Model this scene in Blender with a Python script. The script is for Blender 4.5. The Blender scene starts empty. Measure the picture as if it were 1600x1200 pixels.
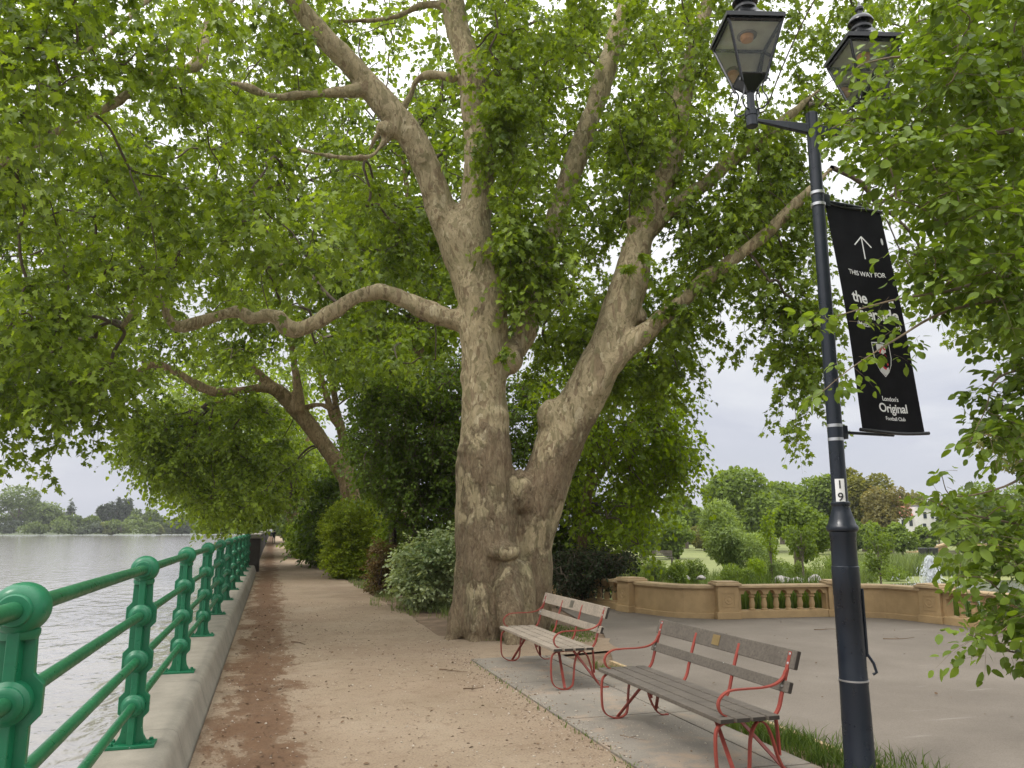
import bpy, bmesh, math, random
import numpy as np
from mathutils import Vector, Matrix, noise as mnoise
random.seed(7)
RNG = np.random.default_rng(11)
SC = bpy.context.scene
COL = SC.collection

# ------------------------------------------------------------------ camera
F_PX, YAW, HORIZON, CAM_H = 1230.0, math.radians(16.7), 826.0, 1.65
PITCH = math.atan((HORIZON - 600) / F_PX)
CAM = np.array([0.0, 0.0, CAM_H])
FW = np.array([math.sin(YAW) * math.cos(PITCH), math.cos(YAW) * math.cos(PITCH), math.sin(PITCH)])
RT = np.array([math.cos(YAW), -math.sin(YAW), 0.0])
UP = np.cross(RT, FW)
HD = np.array([math.sin(YAW), math.cos(YAW), 0.0])      # horizontal heading

def ray(px, py):
    return RT * (px - 800) + UP * (600 - py) + FW * F_PX
def P(px, py, H):
    """surveyed point: on the sight line at horizontal distance H (metres ahead)"""
    d = ray(px, py); return CAM + d * (H / d.dot(HD))
def G(px, py, z=0.0):
    d = ray(px, py); return CAM + d * ((z - CAM_H) / d[2])
def m_per_px(px, py, H):
    d = ray(px, py); return H / d.dot(HD)
def hdist(p):
    return (np.asarray(p) - CAM).dot(HD)

cam_d = bpy.data.cameras.new('camera'); cam = bpy.data.objects.new('camera', cam_d); COL.objects.link(cam)
cam_d.sensor_width = 36; cam_d.lens = 36 * F_PX / 1600; cam_d.clip_start = 0.05; cam_d.clip_end = 5000
cam.location = CAM
cam.rotation_euler = Matrix((RT, UP, -FW)).transposed().to_euler()
SC.camera = cam

# ------------------------------------------------------------------ scene bookkeeping
def tag(o, label=None, cat=None, group=None, kind=None):
    if label: o['label'] = label
    if cat: o['category'] = cat
    if group: o['group'] = group
    if kind: o['kind'] = kind
    return o
def thing(name, label, cat, loc=(0, 0, 0), rotz=0.0, group=None):
    o = bpy.data.objects.new(name, None); COL.objects.link(o)
    o.location = loc; o.rotation_euler = (0, 0, rotz); o.empty_display_size = 0.2
    return tag(o, label, cat, group)
def link_mesh(name, me, mat, parent=None, world=True):
    """mesh data given in world coordinates when world, else in the parent's own"""
    o = bpy.data.objects.new(name, me); COL.objects.link(o)
    for m in (mat if isinstance(mat, (list, tuple)) else [mat]): me.materials.append(m)
    if parent is not None:
        o.parent = parent
        if world:
            root = parent; M = Matrix.Identity(4)
            while root is not None:
                M = Matrix.Translation(root.location) @ root.rotation_euler.to_matrix().to_4x4() @ M
                root = root.parent
            me.transform(M.inverted())
    return o
def np_mesh(name, verts, faces, smooth=False):
    """faces: list of (F,k) arrays, k may differ between arrays"""
    me = bpy.data.meshes.new(name)
    verts = np.asarray(verts, np.float32)
    faces = [np.asarray(f, np.int32) for f in faces if len(f)]
    me.vertices.add(len(verts)); me.vertices.foreach_set('co', verts.ravel())
    nl = sum(f.size for f in faces); npol = sum(len(f) for f in faces)
    me.loops.add(nl); me.polygons.add(npol)
    me.loops.foreach_set('vertex_index', np.concatenate([f.ravel() for f in faces]))
    starts = []; s = 0
    for f in faces:
        starts.append(s + np.arange(len(f)) * f.shape[1]); s += f.size
    me.polygons.foreach_set('loop_start', np.concatenate(starts).astype(np.int32))
    if smooth: me.polygons.foreach_set('use_smooth', np.ones(npol, bool))
    me.update(calc_edges=True)
    return me

class MB:
    """collects shapes for ONE mesh object"""
    def __init__(s): s.v = []; s.f = []; s.sm = []; s.n = 0
    def add(s, v, f, smooth=False):
        s.v += [tuple(map(float, p)) for p in v]
        s.f += [tuple(i + s.n for i in q) for q in f]; s.sm += [smooth] * len(f); s.n += len(v)
        return s
    def box(s, c, size, rz=0.0, bev=0.0, M=None):
        bm = bmesh.new(); bmesh.ops.create_cube(bm, size=1.0)
        bmesh.ops.scale(bm, vec=size, verts=bm.verts)
        if bev: bmesh.ops.bevel(bm, geom=bm.edges[:], offset=bev, segments=2, affect='EDGES', profile=0.5)
        X = (M if M is not None else Matrix.Translation(c) @ Matrix.Rotation(rz, 4, 'Z'))
        bmesh.ops.transform(bm, matrix=X, verts=bm.verts)
        bm.verts.index_update()
        s.add([v.co for v in bm.verts], [[v.index for v in f.verts] for f in bm.faces]); bm.free()
        return s
    def tube(s, pts, r, seg=10, caps=True, smooth=True):
        v, f = tube_np(pts, r, seg); f = [tuple(q) for q in f]; n = len(v)
        s.add(v, f, smooth)
        if caps:
            b = s.n - n
            s.f.append(tuple(b + i for i in range(seg))[::-1]); s.f.append(tuple(b + n - seg + i for i in range(seg))); s.sm += [False, False]
        return s
    def bar(s, pts, w, t, side):
        """flat bar: width w along the fixed direction side, thickness t"""
        pts = np.asarray(pts, float); side = np.asarray(side, float)
        tg = np.gradient(pts, axis=0); tg /= np.linalg.norm(tg, axis=1)[:, None]
        nn = np.cross(tg, side); nn /= np.linalg.norm(nn, axis=1)[:, None]
        v = []
        for p, n in zip(pts, nn):
            v += [p + side * w / 2 + n * t / 2, p - side * w / 2 + n * t / 2, p - side * w / 2 - n * t / 2, p + side * w / 2 - n * t / 2]
        f = []
        for i in range(len(pts) - 1):
            for k in range(4):
                a, b = i * 4 + k, i * 4 + (k + 1) % 4
                f.append((a, b, b + 4, a + 4))
        f += [(3, 2, 1, 0), tuple(len(v) - 4 + k for k in range(4))]
        return s.add(v, f)
    def lathe(s, prof, c=(0, 0, 0), seg=24, M=None, smooth=True, rot0=0.0):
        v = []; f = []
        for (r, z) in prof:
            for k in range(seg):
                a = rot0 + 2 * math.pi * k / seg; v.append((r * math.cos(a), r * math.sin(a), z))
        for i in range(len(prof) - 1):
            for k in range(seg):
                a, b = i * seg + k, i * seg + (k + 1) % seg
                f.append((a, b, b + seg, a + seg))
        f.append(tuple(range(seg))[::-1]); f.append(tuple(len(v) - seg + k for k in range(seg)))
        if M is not None: v = [M @ Vector(p) for p in v]
        else: v = [Vector(p) + Vector(c) for p in v]
        return s.add(v, f, smooth)
    def prism(s, poly, z0, z1):
        n = len(poly); v = [(p[0], p[1], z0) for p in poly] + [(p[0], p[1], z1) for p in poly]
        f = [tuple(range(n))[::-1], tuple(range(n, 2 * n))] + [(i, (i + 1) % n, n + (i + 1) % n, n + i) for i in range(n)]
        return s.add(v, f)
    def mesh(s, name):
        me = bpy.data.meshes.new(name); me.from_pydata(s.v, [], s.f)
        me.polygons.foreach_set('use_smooth', s.sm); me.update()
        if any(s.sm): me.set_sharp_from_angle(angle=math.radians(38))
        return me
    def build(s, name, mat, parent=None, world=False, bev=0.0):
        o = link_mesh(name, s.mesh(name), mat, parent, world)
        if bev:
            m = o.modifiers.new('bevel', 'BEVEL'); m.width = bev; m.segments = 2; m.limit_method = 'ANGLE'; m.angle_limit = math.radians(40)
        return o

def catmull(pts, n=6):
    pts = np.asarray(pts, float)
    if len(pts) < 3:
        t = np.linspace(0, 1, n + 1)[:, None]; return pts[0] * (1 - t) + pts[-1] * t
    q = np.vstack([2 * pts[0] - pts[1], pts, 2 * pts[-1] - pts[-2]]); out = []
    for i in range(1, len(q) - 2):
        p0, p1, p2, p3 = q[i - 1:i + 3]
        for t in np.arange(n) / n:
            out.append(0.5 * (2 * p1 + (p2 - p0) * t + (2 * p0 - 5 * p1 + 4 * p2 - p3) * t ** 2 + (3 * p1 - p0 - 3 * p2 + p3) * t ** 3))
    out.append(q[-2]); return np.array(out)

def tube_np(pts, r, seg):
    pts = np.asarray(pts, float); n = len(pts); r = np.broadcast_to(np.asarray(r, float), (n,))
    tg = np.gradient(pts, axis=0); tg /= np.linalg.norm(tg, axis=1)[:, None] + 1e-9
    ref = np.array([0, 0, 1.0]) if abs(tg[0][2]) < 0.9 else np.array([1.0, 0, 0])
    u = np.cross(ref, tg[0]); u /= np.linalg.norm(u); V = []
    a = np.linspace(0, 2 * np.pi, seg, endpoint=False); ca, sa = np.cos(a)[:, None], np.sin(a)[:, None]
    for i in range(n):
        u = u - tg[i] * u.dot(tg[i]); u /= np.linalg.norm(u) + 1e-9; w = np.cross(tg[i], u)
        V.append(pts[i] + r[i] * (ca * u + sa * w))
    V = np.vstack(V); k = np.arange(seg); f = []
    for i in range(n - 1):
        f.append(np.stack([i * seg + k, i * seg + (k + 1) % seg, (i + 1) * seg + (k + 1) % seg, (i + 1) * seg + k], 1))
    return V, np.vstack(f)

# ------------------------------------------------------------------ materials
def new_mat(name):
    m = bpy.data.materials.new(name); m.use_nodes = True; nt = m.node_tree
    return m, nt, nt.nodes['Principled BSDF'], nt.nodes['Material Output']
def N(nt, typ, **kw):
    n = nt.nodes.new(typ)
    for k, v in kw.items():
        if k in n.inputs.keys() if hasattr(n.inputs, 'keys') else False: n.inputs[k].default_value = v
        else: setattr(n, k, v)
    return n
def noise_node(nt, vec, scale, detail=4, rough=0.55, dist=0.0):
    n = nt.nodes.new('ShaderNodeTexNoise'); n.inputs['Scale'].default_value = scale; n.inputs['Detail'].default_value = detail
    n.inputs['Roughness'].default_value = rough; n.inputs['Distortion'].default_value = dist
    if vec is not None: nt.links.new(vec, n.inputs['Vector'])
    return n.outputs['Fac']
def ramp(nt, fac, stops, interp='LINEAR'):
    r = nt.nodes.new('ShaderNodeValToRGB'); r.color_ramp.interpolation = interp
    e = r.color_ramp.elements
    while len(e) < len(stops): e.new(0.5)
    for x, (p, c) in zip(e, stops):
        x.position = p; x.color = (*c, 1) if len(c) == 3 else c
    nt.links.new(fac, r.inputs['Fac']); return r.outputs['Color']
def mix(nt, fac, a, b, blend='MIX'):
    m = nt.nodes.new('ShaderNodeMix'); m.data_type = 'RGBA'; m.blend_type = blend
    for i, v in ((0, fac), (6, a), (7, b)):
        if isinstance(v, (int, float)): m.inputs[i].default_value = v
        elif isinstance(v, tuple): m.inputs[i].default_value = (*v, 1)
        else: nt.links.new(v, m.inputs[i])
    return m.outputs[2]
def math_node(nt, op, a, b=None, clamp=False):
    m = nt.nodes.new('ShaderNodeMath'); m.operation = op; m.use_clamp = clamp
    for i, v in enumerate((a, b)):
        if v is None: continue
        if isinstance(v, (int, float)): m.inputs[i].default_value = v
        else: nt.links.new(v, m.inputs[i])
    return m.outputs[0]
def coords(nt, out='Object', scale=None):
    t = nt.nodes.new('ShaderNodeTexCoord').outputs[out]
    if scale is not None:
        m = nt.nodes.new('ShaderNodeMapping'); m.inputs['Scale'].default_value = scale; nt.links.new(t, m.inputs['Vector']); return m.outputs['Vector']
    return t
def world_pos(nt):
    return nt.nodes.new('ShaderNodeNewGeometry').outputs['Position']
def bump(nt, bsdf, height, strength=0.3, dist=0.02):
    b = nt.nodes.new('ShaderNodeBump'); b.inputs['Strength'].default_value = strength; b.inputs['Distance'].default_value = dist
    nt.links.new(height, b.inputs['Height']); nt.links.new(b.outputs['Normal'], bsdf.inputs['Normal'])
def plain(name, col, rough=0.5, metal=0.0, var=0.12, scale=6.0, bmp=0.0, bscale=60.0, spec=0.5):
    m, nt, b, o = new_mat(name); v = coords(nt)
    f = noise_node(nt, v, scale, 5)
    lo = tuple(c * (1 - var * 2) for c in col); hi = tuple(min(1, c * (1 + var * 2)) for c in col)
    nt.links.new(ramp(nt, f, [(0.25, lo), (0.75, hi)]), b.inputs['Base Color'])
    b.inputs['Roughness'].default_value = rough; b.inputs['Metallic'].default_value = metal; b.inputs['Specular IOR Level'].default_value = spec
    if bmp: bump(nt, b, noise_node(nt, v, bscale, 4), bmp, 0.01)
    return m
def leaf_mat(name, dark, light, transl=0.45, rough=0.45, tcol=None, clump=0.7):
    m, nt, b, o = new_mat(name)
    g = nt.nodes.new('ShaderNodeNewGeometry')
    c1 = ramp(nt, g.outputs['Random Per Island'], [(0.0, tuple(c * 0.62 for c in dark)), (0.5, tuple((a + b_) / 2 for a, b_ in zip(dark, light))), (0.86, light), (1.0, tuple(c * 1.3 for c in light))])
    f = noise_node(nt, g.outputs['Position'], clump, 2)
    c2 = ramp(nt, f, [(0.35, tuple(c * 0.75 for c in dark)), (0.65, light)])
    c = mix(nt, 0.45, c1, c2)
    nt.links.new(c, b.inputs['Base Color']); b.inputs['Roughness'].default_value = rough; b.inputs['Specular IOR Level'].default_value = 0.25
    t = nt.nodes.new('ShaderNodeBsdfTranslucent')
    tc = mix(nt, 1.0, c, tcol if tcol else (1.0, 0.97, 0.45), 'MULTIPLY'); g2 = nt.nodes.new('ShaderNodeBrightContrast')
    nt.links.new(tc, g2.inputs['Color']); g2.inputs['Bright'].default_value = 0.0
    hs = nt.nodes.new('ShaderNodeHueSaturation'); hs.inputs['Value'].default_value = 1.7; hs.inputs['Saturation'].default_value = 1.05
    nt.links.new(tc, hs.inputs['Color']); nt.links.new(hs.outputs['Color'], t.inputs['Color'])
    x = nt.nodes.new('ShaderNodeMixShader'); x.inputs[0].default_value = transl
    nt.links.new(b.outputs[0], x.inputs[1]); nt.links.new(t.outputs[0], x.inputs[2]); nt.links.new(x.outputs[0], o.inputs['Surface'])
    return m
# ------------------------------------------------------------------ material library
MAT = {}
MAT['leaf_plane'] = leaf_mat('plane_leaf', (0.082, 0.134, 0.019), (0.26, 0.345, 0.054), 0.46, 0.34)
MAT['leaf_row'] = leaf_mat('row_leaf', (0.084, 0.136, 0.018), (0.255, 0.34, 0.050), 0.47, 0.4)
MAT['leaf_bright'] = leaf_mat('bright_leaf', (0.12, 0.19, 0.014), (0.25, 0.34, 0.03), 0.5)
MAT['leaf_near'] = leaf_mat('near_leaf', (0.075, 0.13, 0.018), (0.20, 0.28, 0.05), 0.42, 0.36)
MAT['leaf_ever'] = leaf_mat('evergreen_leaf', (0.06, 0.105, 0.013), (0.14, 0.215, 0.027), 0.4, 0.5)
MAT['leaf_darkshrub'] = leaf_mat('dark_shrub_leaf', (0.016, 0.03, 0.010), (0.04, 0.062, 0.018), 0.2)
MAT['leaf_hedge'] = leaf_mat('hedge_leaf', (0.15, 0.215, 0.018), (0.30, 0.37, 0.04), 0.45)
MAT['leaf_red'] = leaf_mat('reddish_leaf', (0.075, 0.06, 0.02), (0.17, 0.12, 0.045), 0.3, tcol=(1, .8, .6))
MAT['leaf_varieg'] = leaf_mat('variegated_leaf', (0.12, 0.19, 0.06), (0.46, 0.52, 0.30), 0.3)
MAT['leaf_garden'] = leaf_mat('garden_leaf', (0.10, 0.155, 0.024), (0.21, 0.285, 0.05), 0.42)
MAT['leaf_willow'] = leaf_mat('willow_leaf', (0.16, 0.225, 0.07), (0.29, 0.37, 0.13), 0.45)
MAT['leaf_olive'] = leaf_mat('olive_leaf', (0.13, 0.14, 0.03), (0.23, 0.225, 0.055), 0.4)
MAT['leaf_rust'] = leaf_mat('rust_leaf', (0.155, 0.15, 0.05), (0.26, 0.24, 0.085), 0.4, tcol=(1, .85, .6))
MAT['leaf_far'] = leaf_mat('far_leaf', (0.10, 0.145, 0.045), (0.18, 0.235, 0.075), 0.35, clump=0.12)
MAT['leaf_fardark'] = leaf_mat('far_dark_leaf', (0.06, 0.085, 0.055), (0.10, 0.125, 0.08), 0.3, clump=0.12)
MAT['leaf_faryellow'] = leaf_mat('far_yellow_leaf', (0.16, 0.19, 0.07), (0.24, 0.27, 0.10), 0.3, clump=0.12)
MAT['grass'] = leaf_mat('grass_blade', (0.055, 0.105, 0.016), (0.15, 0.21, 0.045), 0.3)
MAT['reed'] = leaf_mat('reed_blade', (0.11, 0.16, 0.05), (0.2, 0.25, 0.09), 0.35)
MAT['meadow'] = leaf_mat('meadow_blade', (0.09, 0.15, 0.04), (0.2, 0.25, 0.08), 0.35)
MAT['plume'] = leaf_mat('grass_plume', (0.2, 0.15, 0.09), (0.30, 0.21, 0.14), 0.3, tcol=(1, .85, .7))
MAT['twig'] = plain('twig_bark', (0.10, 0.075, 0.05), 0.85, var=0.2)
MAT['near_twig'] = plain('near_twig_bark', (0.16, 0.12, 0.075), 0.8, var=0.2, scale=20)
MAT['stem'] = plain('shrub_stem', (0.07, 0.05, 0.035), 0.9, var=0.2)
MAT['far_bark'] = plain('far_bark', (0.16, 0.13, 0.10), 0.9, var=0.2)

def bark_material(name, rough_top=3.6, base_tint=(1, 1, 1)):
    m, nt, b, o = new_mat(name); g = nt.nodes.new('ShaderNodeNewGeometry'); pos = g.outputs['Position']
    mp = nt.nodes.new('ShaderNodeMapping'); mp.inputs['Scale'].default_value = (1, 1, 0.45); nt.links.new(pos, mp.inputs['Vector'])
    warp = nt.nodes.new('ShaderNodeTexNoise'); warp.inputs['Scale'].default_value = 3.0; warp.inputs['Detail'].default_value = 4; nt.links.new(mp.outputs[0], warp.inputs['Vector'])
    add = nt.nodes.new('ShaderNodeVectorMath'); add.operation = 'MULTIPLY_ADD'
    nt.links.new(warp.outputs['Color'], add.inputs[0]); add.inputs[1].default_value = (0.35, 0.35, 0.35); nt.links.new(mp.outputs[0], add.inputs[2])
    v = add.outputs[0]
    pale = (0.36, 0.295, 0.18); cream = (0.50, 0.43, 0.285); olive = (0.185, 0.158, 0.085); brown = (0.175, 0.12, 0.075); dark = (0.05, 0.036, 0.025)
    tint = lambda c: tuple(a * t for a, t in zip(c, base_tint))
    pale, cream, olive, brown, dark = map(tint, (pale, cream, olive, brown, dark))
    vor = nt.nodes.new('ShaderNodeTexVoronoi'); vor.inputs['Scale'].default_value = 9.5; nt.links.new(v, vor.inputs['Vector'])
    sep = nt.nodes.new('ShaderNodeSeparateColor'); nt.links.new(vor.outputs['Color'], sep.inputs[0])
    patch = ramp(nt, sep.outputs[0], [(0.0, brown), (0.13, olive), (0.30, pale), (0.66, tuple((a + c) / 2 for a, c in zip(pale, olive))), (0.80, pale), (0.92, cream)], 'CONSTANT')
    vor2 = nt.nodes.new('ShaderNodeTexVoronoi'); vor2.inputs['Scale'].default_value = 23; nt.links.new(v, vor2.inputs['Vector'])
    sep2 = nt.nodes.new('ShaderNodeSeparateColor'); nt.links.new(vor2.outputs['Color'], sep2.inputs[0])
    patch2 = ramp(nt, sep2.outputs[1], [(0.0, brown), (0.12, pale), (0.55, olive), (0.72, pale), (0.93, cream)], 'CONSTANT')
    pm = mix(nt, ramp(nt, noise_node(nt, v, 2.2, 3), [(0.47, (0, 0, 0)), (0.5, (1, 1, 1))]), patch, patch2)
    pm = mix(nt, 0.4, pm, ramp(nt, noise_node(nt, v, 9, 5), [(0.3, olive), (0.7, pale)]))
    # old ridged bark low on the bole and in irregular bands
    rid = coords(nt, 'Object', (9, 9, 2.2)); rn = noise_node(nt, rid, 2.6, 7, 0.66, 0.6)
    rough_c = ramp(nt, rn, [(0.30, dark), (0.40, brown), (0.56, tuple(a * 0.65 + c * 0.35 for a, c in zip(brown, pale))), (0.72, pale)])
    sx = nt.nodes.new('ShaderNodeSeparateXYZ'); nt.links.new(pos, sx.inputs[0])
    hmask = math_node(nt, 'MULTIPLY', math_node(nt, 'SUBTRACT', rough_top, sx.outputs[2]), 0.35)
    big = noise_node(nt, pos, 0.9, 4, 0.6)
    k = math_node(nt, 'ADD', hmask, math_node(nt, 'MULTIPLY', math_node(nt, 'SUBTRACT', big, 0.5), 5.0))
    k = math_node(nt, 'ADD', k, math_node(nt, 'MULTIPLY', math_node(nt, 'SUBTRACT', noise_node(nt, v, 7, 6, 0.7), 0.5), 2.2))
    kk = ramp(nt, k, [(0.28, (0, 0, 0)), (0.62, (1, 1, 1))])
    kk = mix(nt, 1.0, kk, (0.8, 0.8, 0.8), 'MULTIPLY')
    c = mix(nt, kk, pm, rough_c)
    green = ramp(nt, noise_node(nt, pos, 1.7, 4), [(0.55, (0, 0, 0)), (0.72, (0.4, 0.4, 0.4))])
    c = mix(nt, green, c, (0.20, 0.19, 0.095))
    crk = nt.nodes.new('ShaderNodeTexVoronoi'); crk.feature = 'DISTANCE_TO_EDGE'; crk.inputs['Scale'].default_value = 13; nt.links.new(v, crk.inputs['Vector'])
    edge = ramp(nt, crk.outputs['Distance'], [(0.0, (0.55, 0.52, 0.5)), (0.035, (1, 1, 1))])
    em = ramp(nt, noise_node(nt, pos, 3.1, 3), [(0.42, (0, 0, 0)), (0.58, (0.9, 0.9, 0.9))])
    c = mix(nt, em, c, mix(nt, 1.0, c, edge, 'MULTIPLY'))
    spk = ramp(nt, noise_node(nt, v, 30, 4, 0.7), [(0.3, (0.55, 0.53, 0.5)), (0.5, (1, 1, 1)), (0.7, (1.15, 1.13, 1.1))]); c = mix(nt, 0.8, c, spk, 'MULTIPLY')
    nt.links.new(c, b.inputs['Base Color']); b.inputs['Roughness'].default_value = 0.85; b.inputs['Specular IOR Level'].default_value = 0.2
    h = math_node(nt, 'ADD', math_node(nt, 'MULTIPLY', sep.outputs[0], 0.25), math_node(nt, 'MULTIPLY', math_node(nt, 'MULTIPLY', rn, kk), 2.2))
    h = math_node(nt, 'ADD', h, math_node(nt, 'MULTIPLY', noise_node(nt, v, 26, 5), 0.5))
    bump(nt, b, h, 0.9, 0.05)
    return m
MAT['bark'] = bark_material('plane_bark')
MAT['bark_row'] = bark_material('row_bark', 3.0, (0.9, 0.8, 0.75))

MAT['green_paint'] = None
def painted(name, col, chip=(0.4, 0.4, 0.38), rough=0.3, chips=0.74, bm=0.12):
    m, nt, b, o = new_mat(name); v = world_pos(nt)
    base = ramp(nt, noise_node(nt, v, 3.5, 5), [(0.3, tuple(c * 0.8 for c in col)), (0.7, tuple(c * 1.12 for c in col))])
    grime = ramp(nt, noise_node(nt, v, 22, 6, 0.7), [(0.55, (0, 0, 0)), (0.8, (0.5, 0.5, 0.5))])
    base = mix(nt, grime, base, tuple(c * 0.45 for c in col))
    ch = ramp(nt, noise_node(nt, v, 48, 3, 0.5), [(chips, (0, 0, 0)), (chips + 0.01, (1, 1, 1))])
    c = mix(nt, ch, base, chip)
    nt.links.new(c, b.inputs['Base Color'])
    nt.links.new(ramp(nt, noise_node(nt, v, 14, 5), [(0.3, (rough * 0.8,) * 3), (0.75, (min(1, rough * 1.8),) * 3)]), b.inputs['Roughness'])
    bump(nt, b, noise_node(nt, v, 90, 4), bm, 0.004)
    return m
MAT['green_paint'] = painted('green_railing_paint', (0.008, 0.145, 0.062), rough=0.30)
MAT['rail_paint'] = painted('green_rail_paint', (0.010, 0.115, 0.042), rough=0.30)
MAT['red_paint'] = painted('red_bench_paint', (0.25, 0.043, 0.029), (0.10, 0.05, 0.04), 0.42, 0.72)
MAT['black_paint'] = painted('lamp_black_paint', (0.008, 0.0125, 0.021), (0.55, 0.55, 0.55), 0.28, 0.78)
MAT['steel_band'] = plain('steel_band', (0.55, 0.55, 0.56), 0.35, 0.9)
MAT['gloss_black'] = plain('lantern_black', (0.012, 0.013, 0.015), 0.25)
MAT['reflector'] = plain('lantern_reflector', (0.86, 0.80, 0.68), 0.5)
MAT['amber'] = plain('amber_lens', (0.75, 0.36, 0.14), 0.3)
MAT['white_plate'] = plain('white_plate', (0.78, 0.78, 0.76), 0.4, var=0.04)
MAT['ink'] = plain('black_ink', (0.02, 0.02, 0.02), 0.5)
MAT['cloth_black'] = plain('banner_cloth', (0.010, 0.010, 0.012), 0.8, var=0.2, bmp=0.15, bscale=14, spec=0.12)
MAT['print_white'] = plain('banner_print', (0.82, 0.82, 0.82), 0.55, var=0.05)
MAT['print_grey'] = plain('crest_grey', (0.66, 0.66, 0.66), 0.55, var=0.05)
MAT['print_red'] = plain('crest_red', (0.55, 0.02, 0.03), 0.55, var=0.05)
m, nt, b, o = new_mat('lantern_glass')
b.inputs['Base Color'].default_value = (0.9, 0.95, 0.92, 1); b.inputs['Roughness'].default_value = 0.06; b.inputs['IOR'].default_value = 1.45
tr = nt.nodes.new('ShaderNodeBsdfTransparent'); tr.inputs['Color'].default_value = (0.93, 0.96, 0.94, 1)
gl = nt.nodes.new('ShaderNodeBsdfDiffuse'); gl.inputs['Color'].default_value = (0.45, 0.5, 0.46, 1)
mx0 = nt.nodes.new('ShaderNodeMixShader'); mx0.inputs[0].default_value = 0.07; nt.links.new(tr.outputs[0], mx0.inputs[1]); nt.links.new(gl.outputs[0], mx0.inputs[2])
gg = nt.nodes.new('ShaderNodeBsdfGlossy'); gg.inputs['Roughness'].default_value = 0.05
fr = nt.nodes.new('ShaderNodeFresnel'); fr.inputs['IOR'].default_value = 1.45
mx1 = nt.nodes.new('ShaderNodeMixShader'); nt.links.new(fr.outputs[0], mx1.inputs[0]); nt.links.new(mx0.outputs[0], mx1.inputs[1]); nt.links.new(gg.outputs[0], mx1.inputs[2])
nt.links.new(mx1.outputs[0], o.inputs['Surface']); MAT['glass'] = m

def wood(name, col, axis=(30, 3, 30)):
    m, nt, b, o = new_mat(name); v = coords(nt, 'Object', axis)
    f = noise_node(nt, v, 1.6, 7, 0.65, 0.4)
    c = ramp(nt, f, [(0.25, tuple(x * 0.55 for x in col)), (0.5, col), (0.78, tuple(min(1, x * 1.35) for x in col))])
    blot = ramp(nt, noise_node(nt, world_pos(nt), 5, 5), [(0.45, (0, 0, 0)), (0.75, (0.6, 0.6, 0.6))])
    c = mix(nt, blot, c, tuple(x * 0.6 for x in col))
    drop = ramp(nt, noise_node(nt, world_pos(nt), 38, 2), [(0.77, (0, 0, 0)), (0.79, (1, 1, 1))])
    c = mix(nt, drop, c, (0.6, 0.58, 0.52))
    nt.links.new(c, b.inputs['Base Color']); b.inputs['Roughness'].default_value = 0.75
    bump(nt, b, f, 0.35, 0.006); return m
MAT['wood_grey'] = wood('weathered_grey_wood', (0.27, 0.225, 0.175))
MAT['wood_dark'] = wood('dark_stained_wood', (0.105, 0.088, 0.070))
MAT['wood_end'] = plain('wood_end_grain', (0.035, 0.028, 0.022), 0.9)
MAT['brass'] = plain('brass_plaque', (0.30, 0.21, 0.09), 0.45, 0.6)
MAT['dull_plaque'] = plain('dull_plaque', (0.13, 0.115, 0.085), 0.5, 0.4)

def stone(name, col, scale=5, dark=0.6, bs=40, bstr=0.25, rough=0.85):
    m, nt, b, o = new_mat(name); v = world_pos(nt)
    c = ramp(nt, noise_node(nt, v, scale, 6, 0.6), [(0.3, tuple(x * (0.5 + dark / 2) for x in col)), (0.5, col), (0.75, tuple(min(1, x * 1.18) for x in col))])
    stain = ramp(nt, noise_node(nt, v, 1.3, 5, 0.65), [(0.5, (0, 0, 0)), (0.75, (0.55, 0.55, 0.55))])
    c = mix(nt, stain, c, tuple(x * dark for x in col))
    sp = ramp(nt, noise_node(nt, v, bs * 2, 3), [(0.3, (0.8, 0.8, 0.8)), (0.6, (1, 1, 1))]); c = mix(nt, 0.6, c, sp, 'MULTIPLY')
    nt.links.new(c, b.inputs['Base Color']); b.inputs['Roughness'].default_value = rough; b.inputs['Specular IOR Level'].default_value = 0.25
    bump(nt, b, noise_node(nt, v, bs, 6, 0.65), bstr, 0.012); return m
MAT['concrete'] = stone('coping_concrete', (0.275, 0.248, 0.2), 4, 0.62)
MAT['river_wall'] = stone('river_wall_stone', (0.22, 0.19, 0.15), 3, 0.5)
MAT['buff'] = stone('buff_terracotta', (0.41, 0.285, 0.145), 4, 0.72, 60, 0.15)
MAT['buff_cap'] = stone('buff_terracotta_coping', (0.47, 0.345, 0.20), 4, 0.65, 60, 0.15)
MAT['rock'] = stone('pale_rock', (0.40, 0.37, 0.34), 6, 0.6)
MAT['dark_iron'] = stone('dark_pier_stone', (0.055, 0.048, 0.040), 6, 0.6)
MAT['white_wall'] = plain('white_render', (0.72, 0.70, 0.68), 0.8, var=0.05)
MAT['red_roof'] = plain('red_tile_roof', (0.33, 0.11, 0.07), 0.8, var=0.2)
MAT['slate'] = plain('slate_roof', (0.12, 0.12, 0.13), 0.7)
MAT['window_dark'] = plain('dark_window', (0.04, 0.05, 0.06), 0.15)
MAT['bin_black'] = plain('dark_bin', (0.03, 0.03, 0.03), 0.5)

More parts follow.
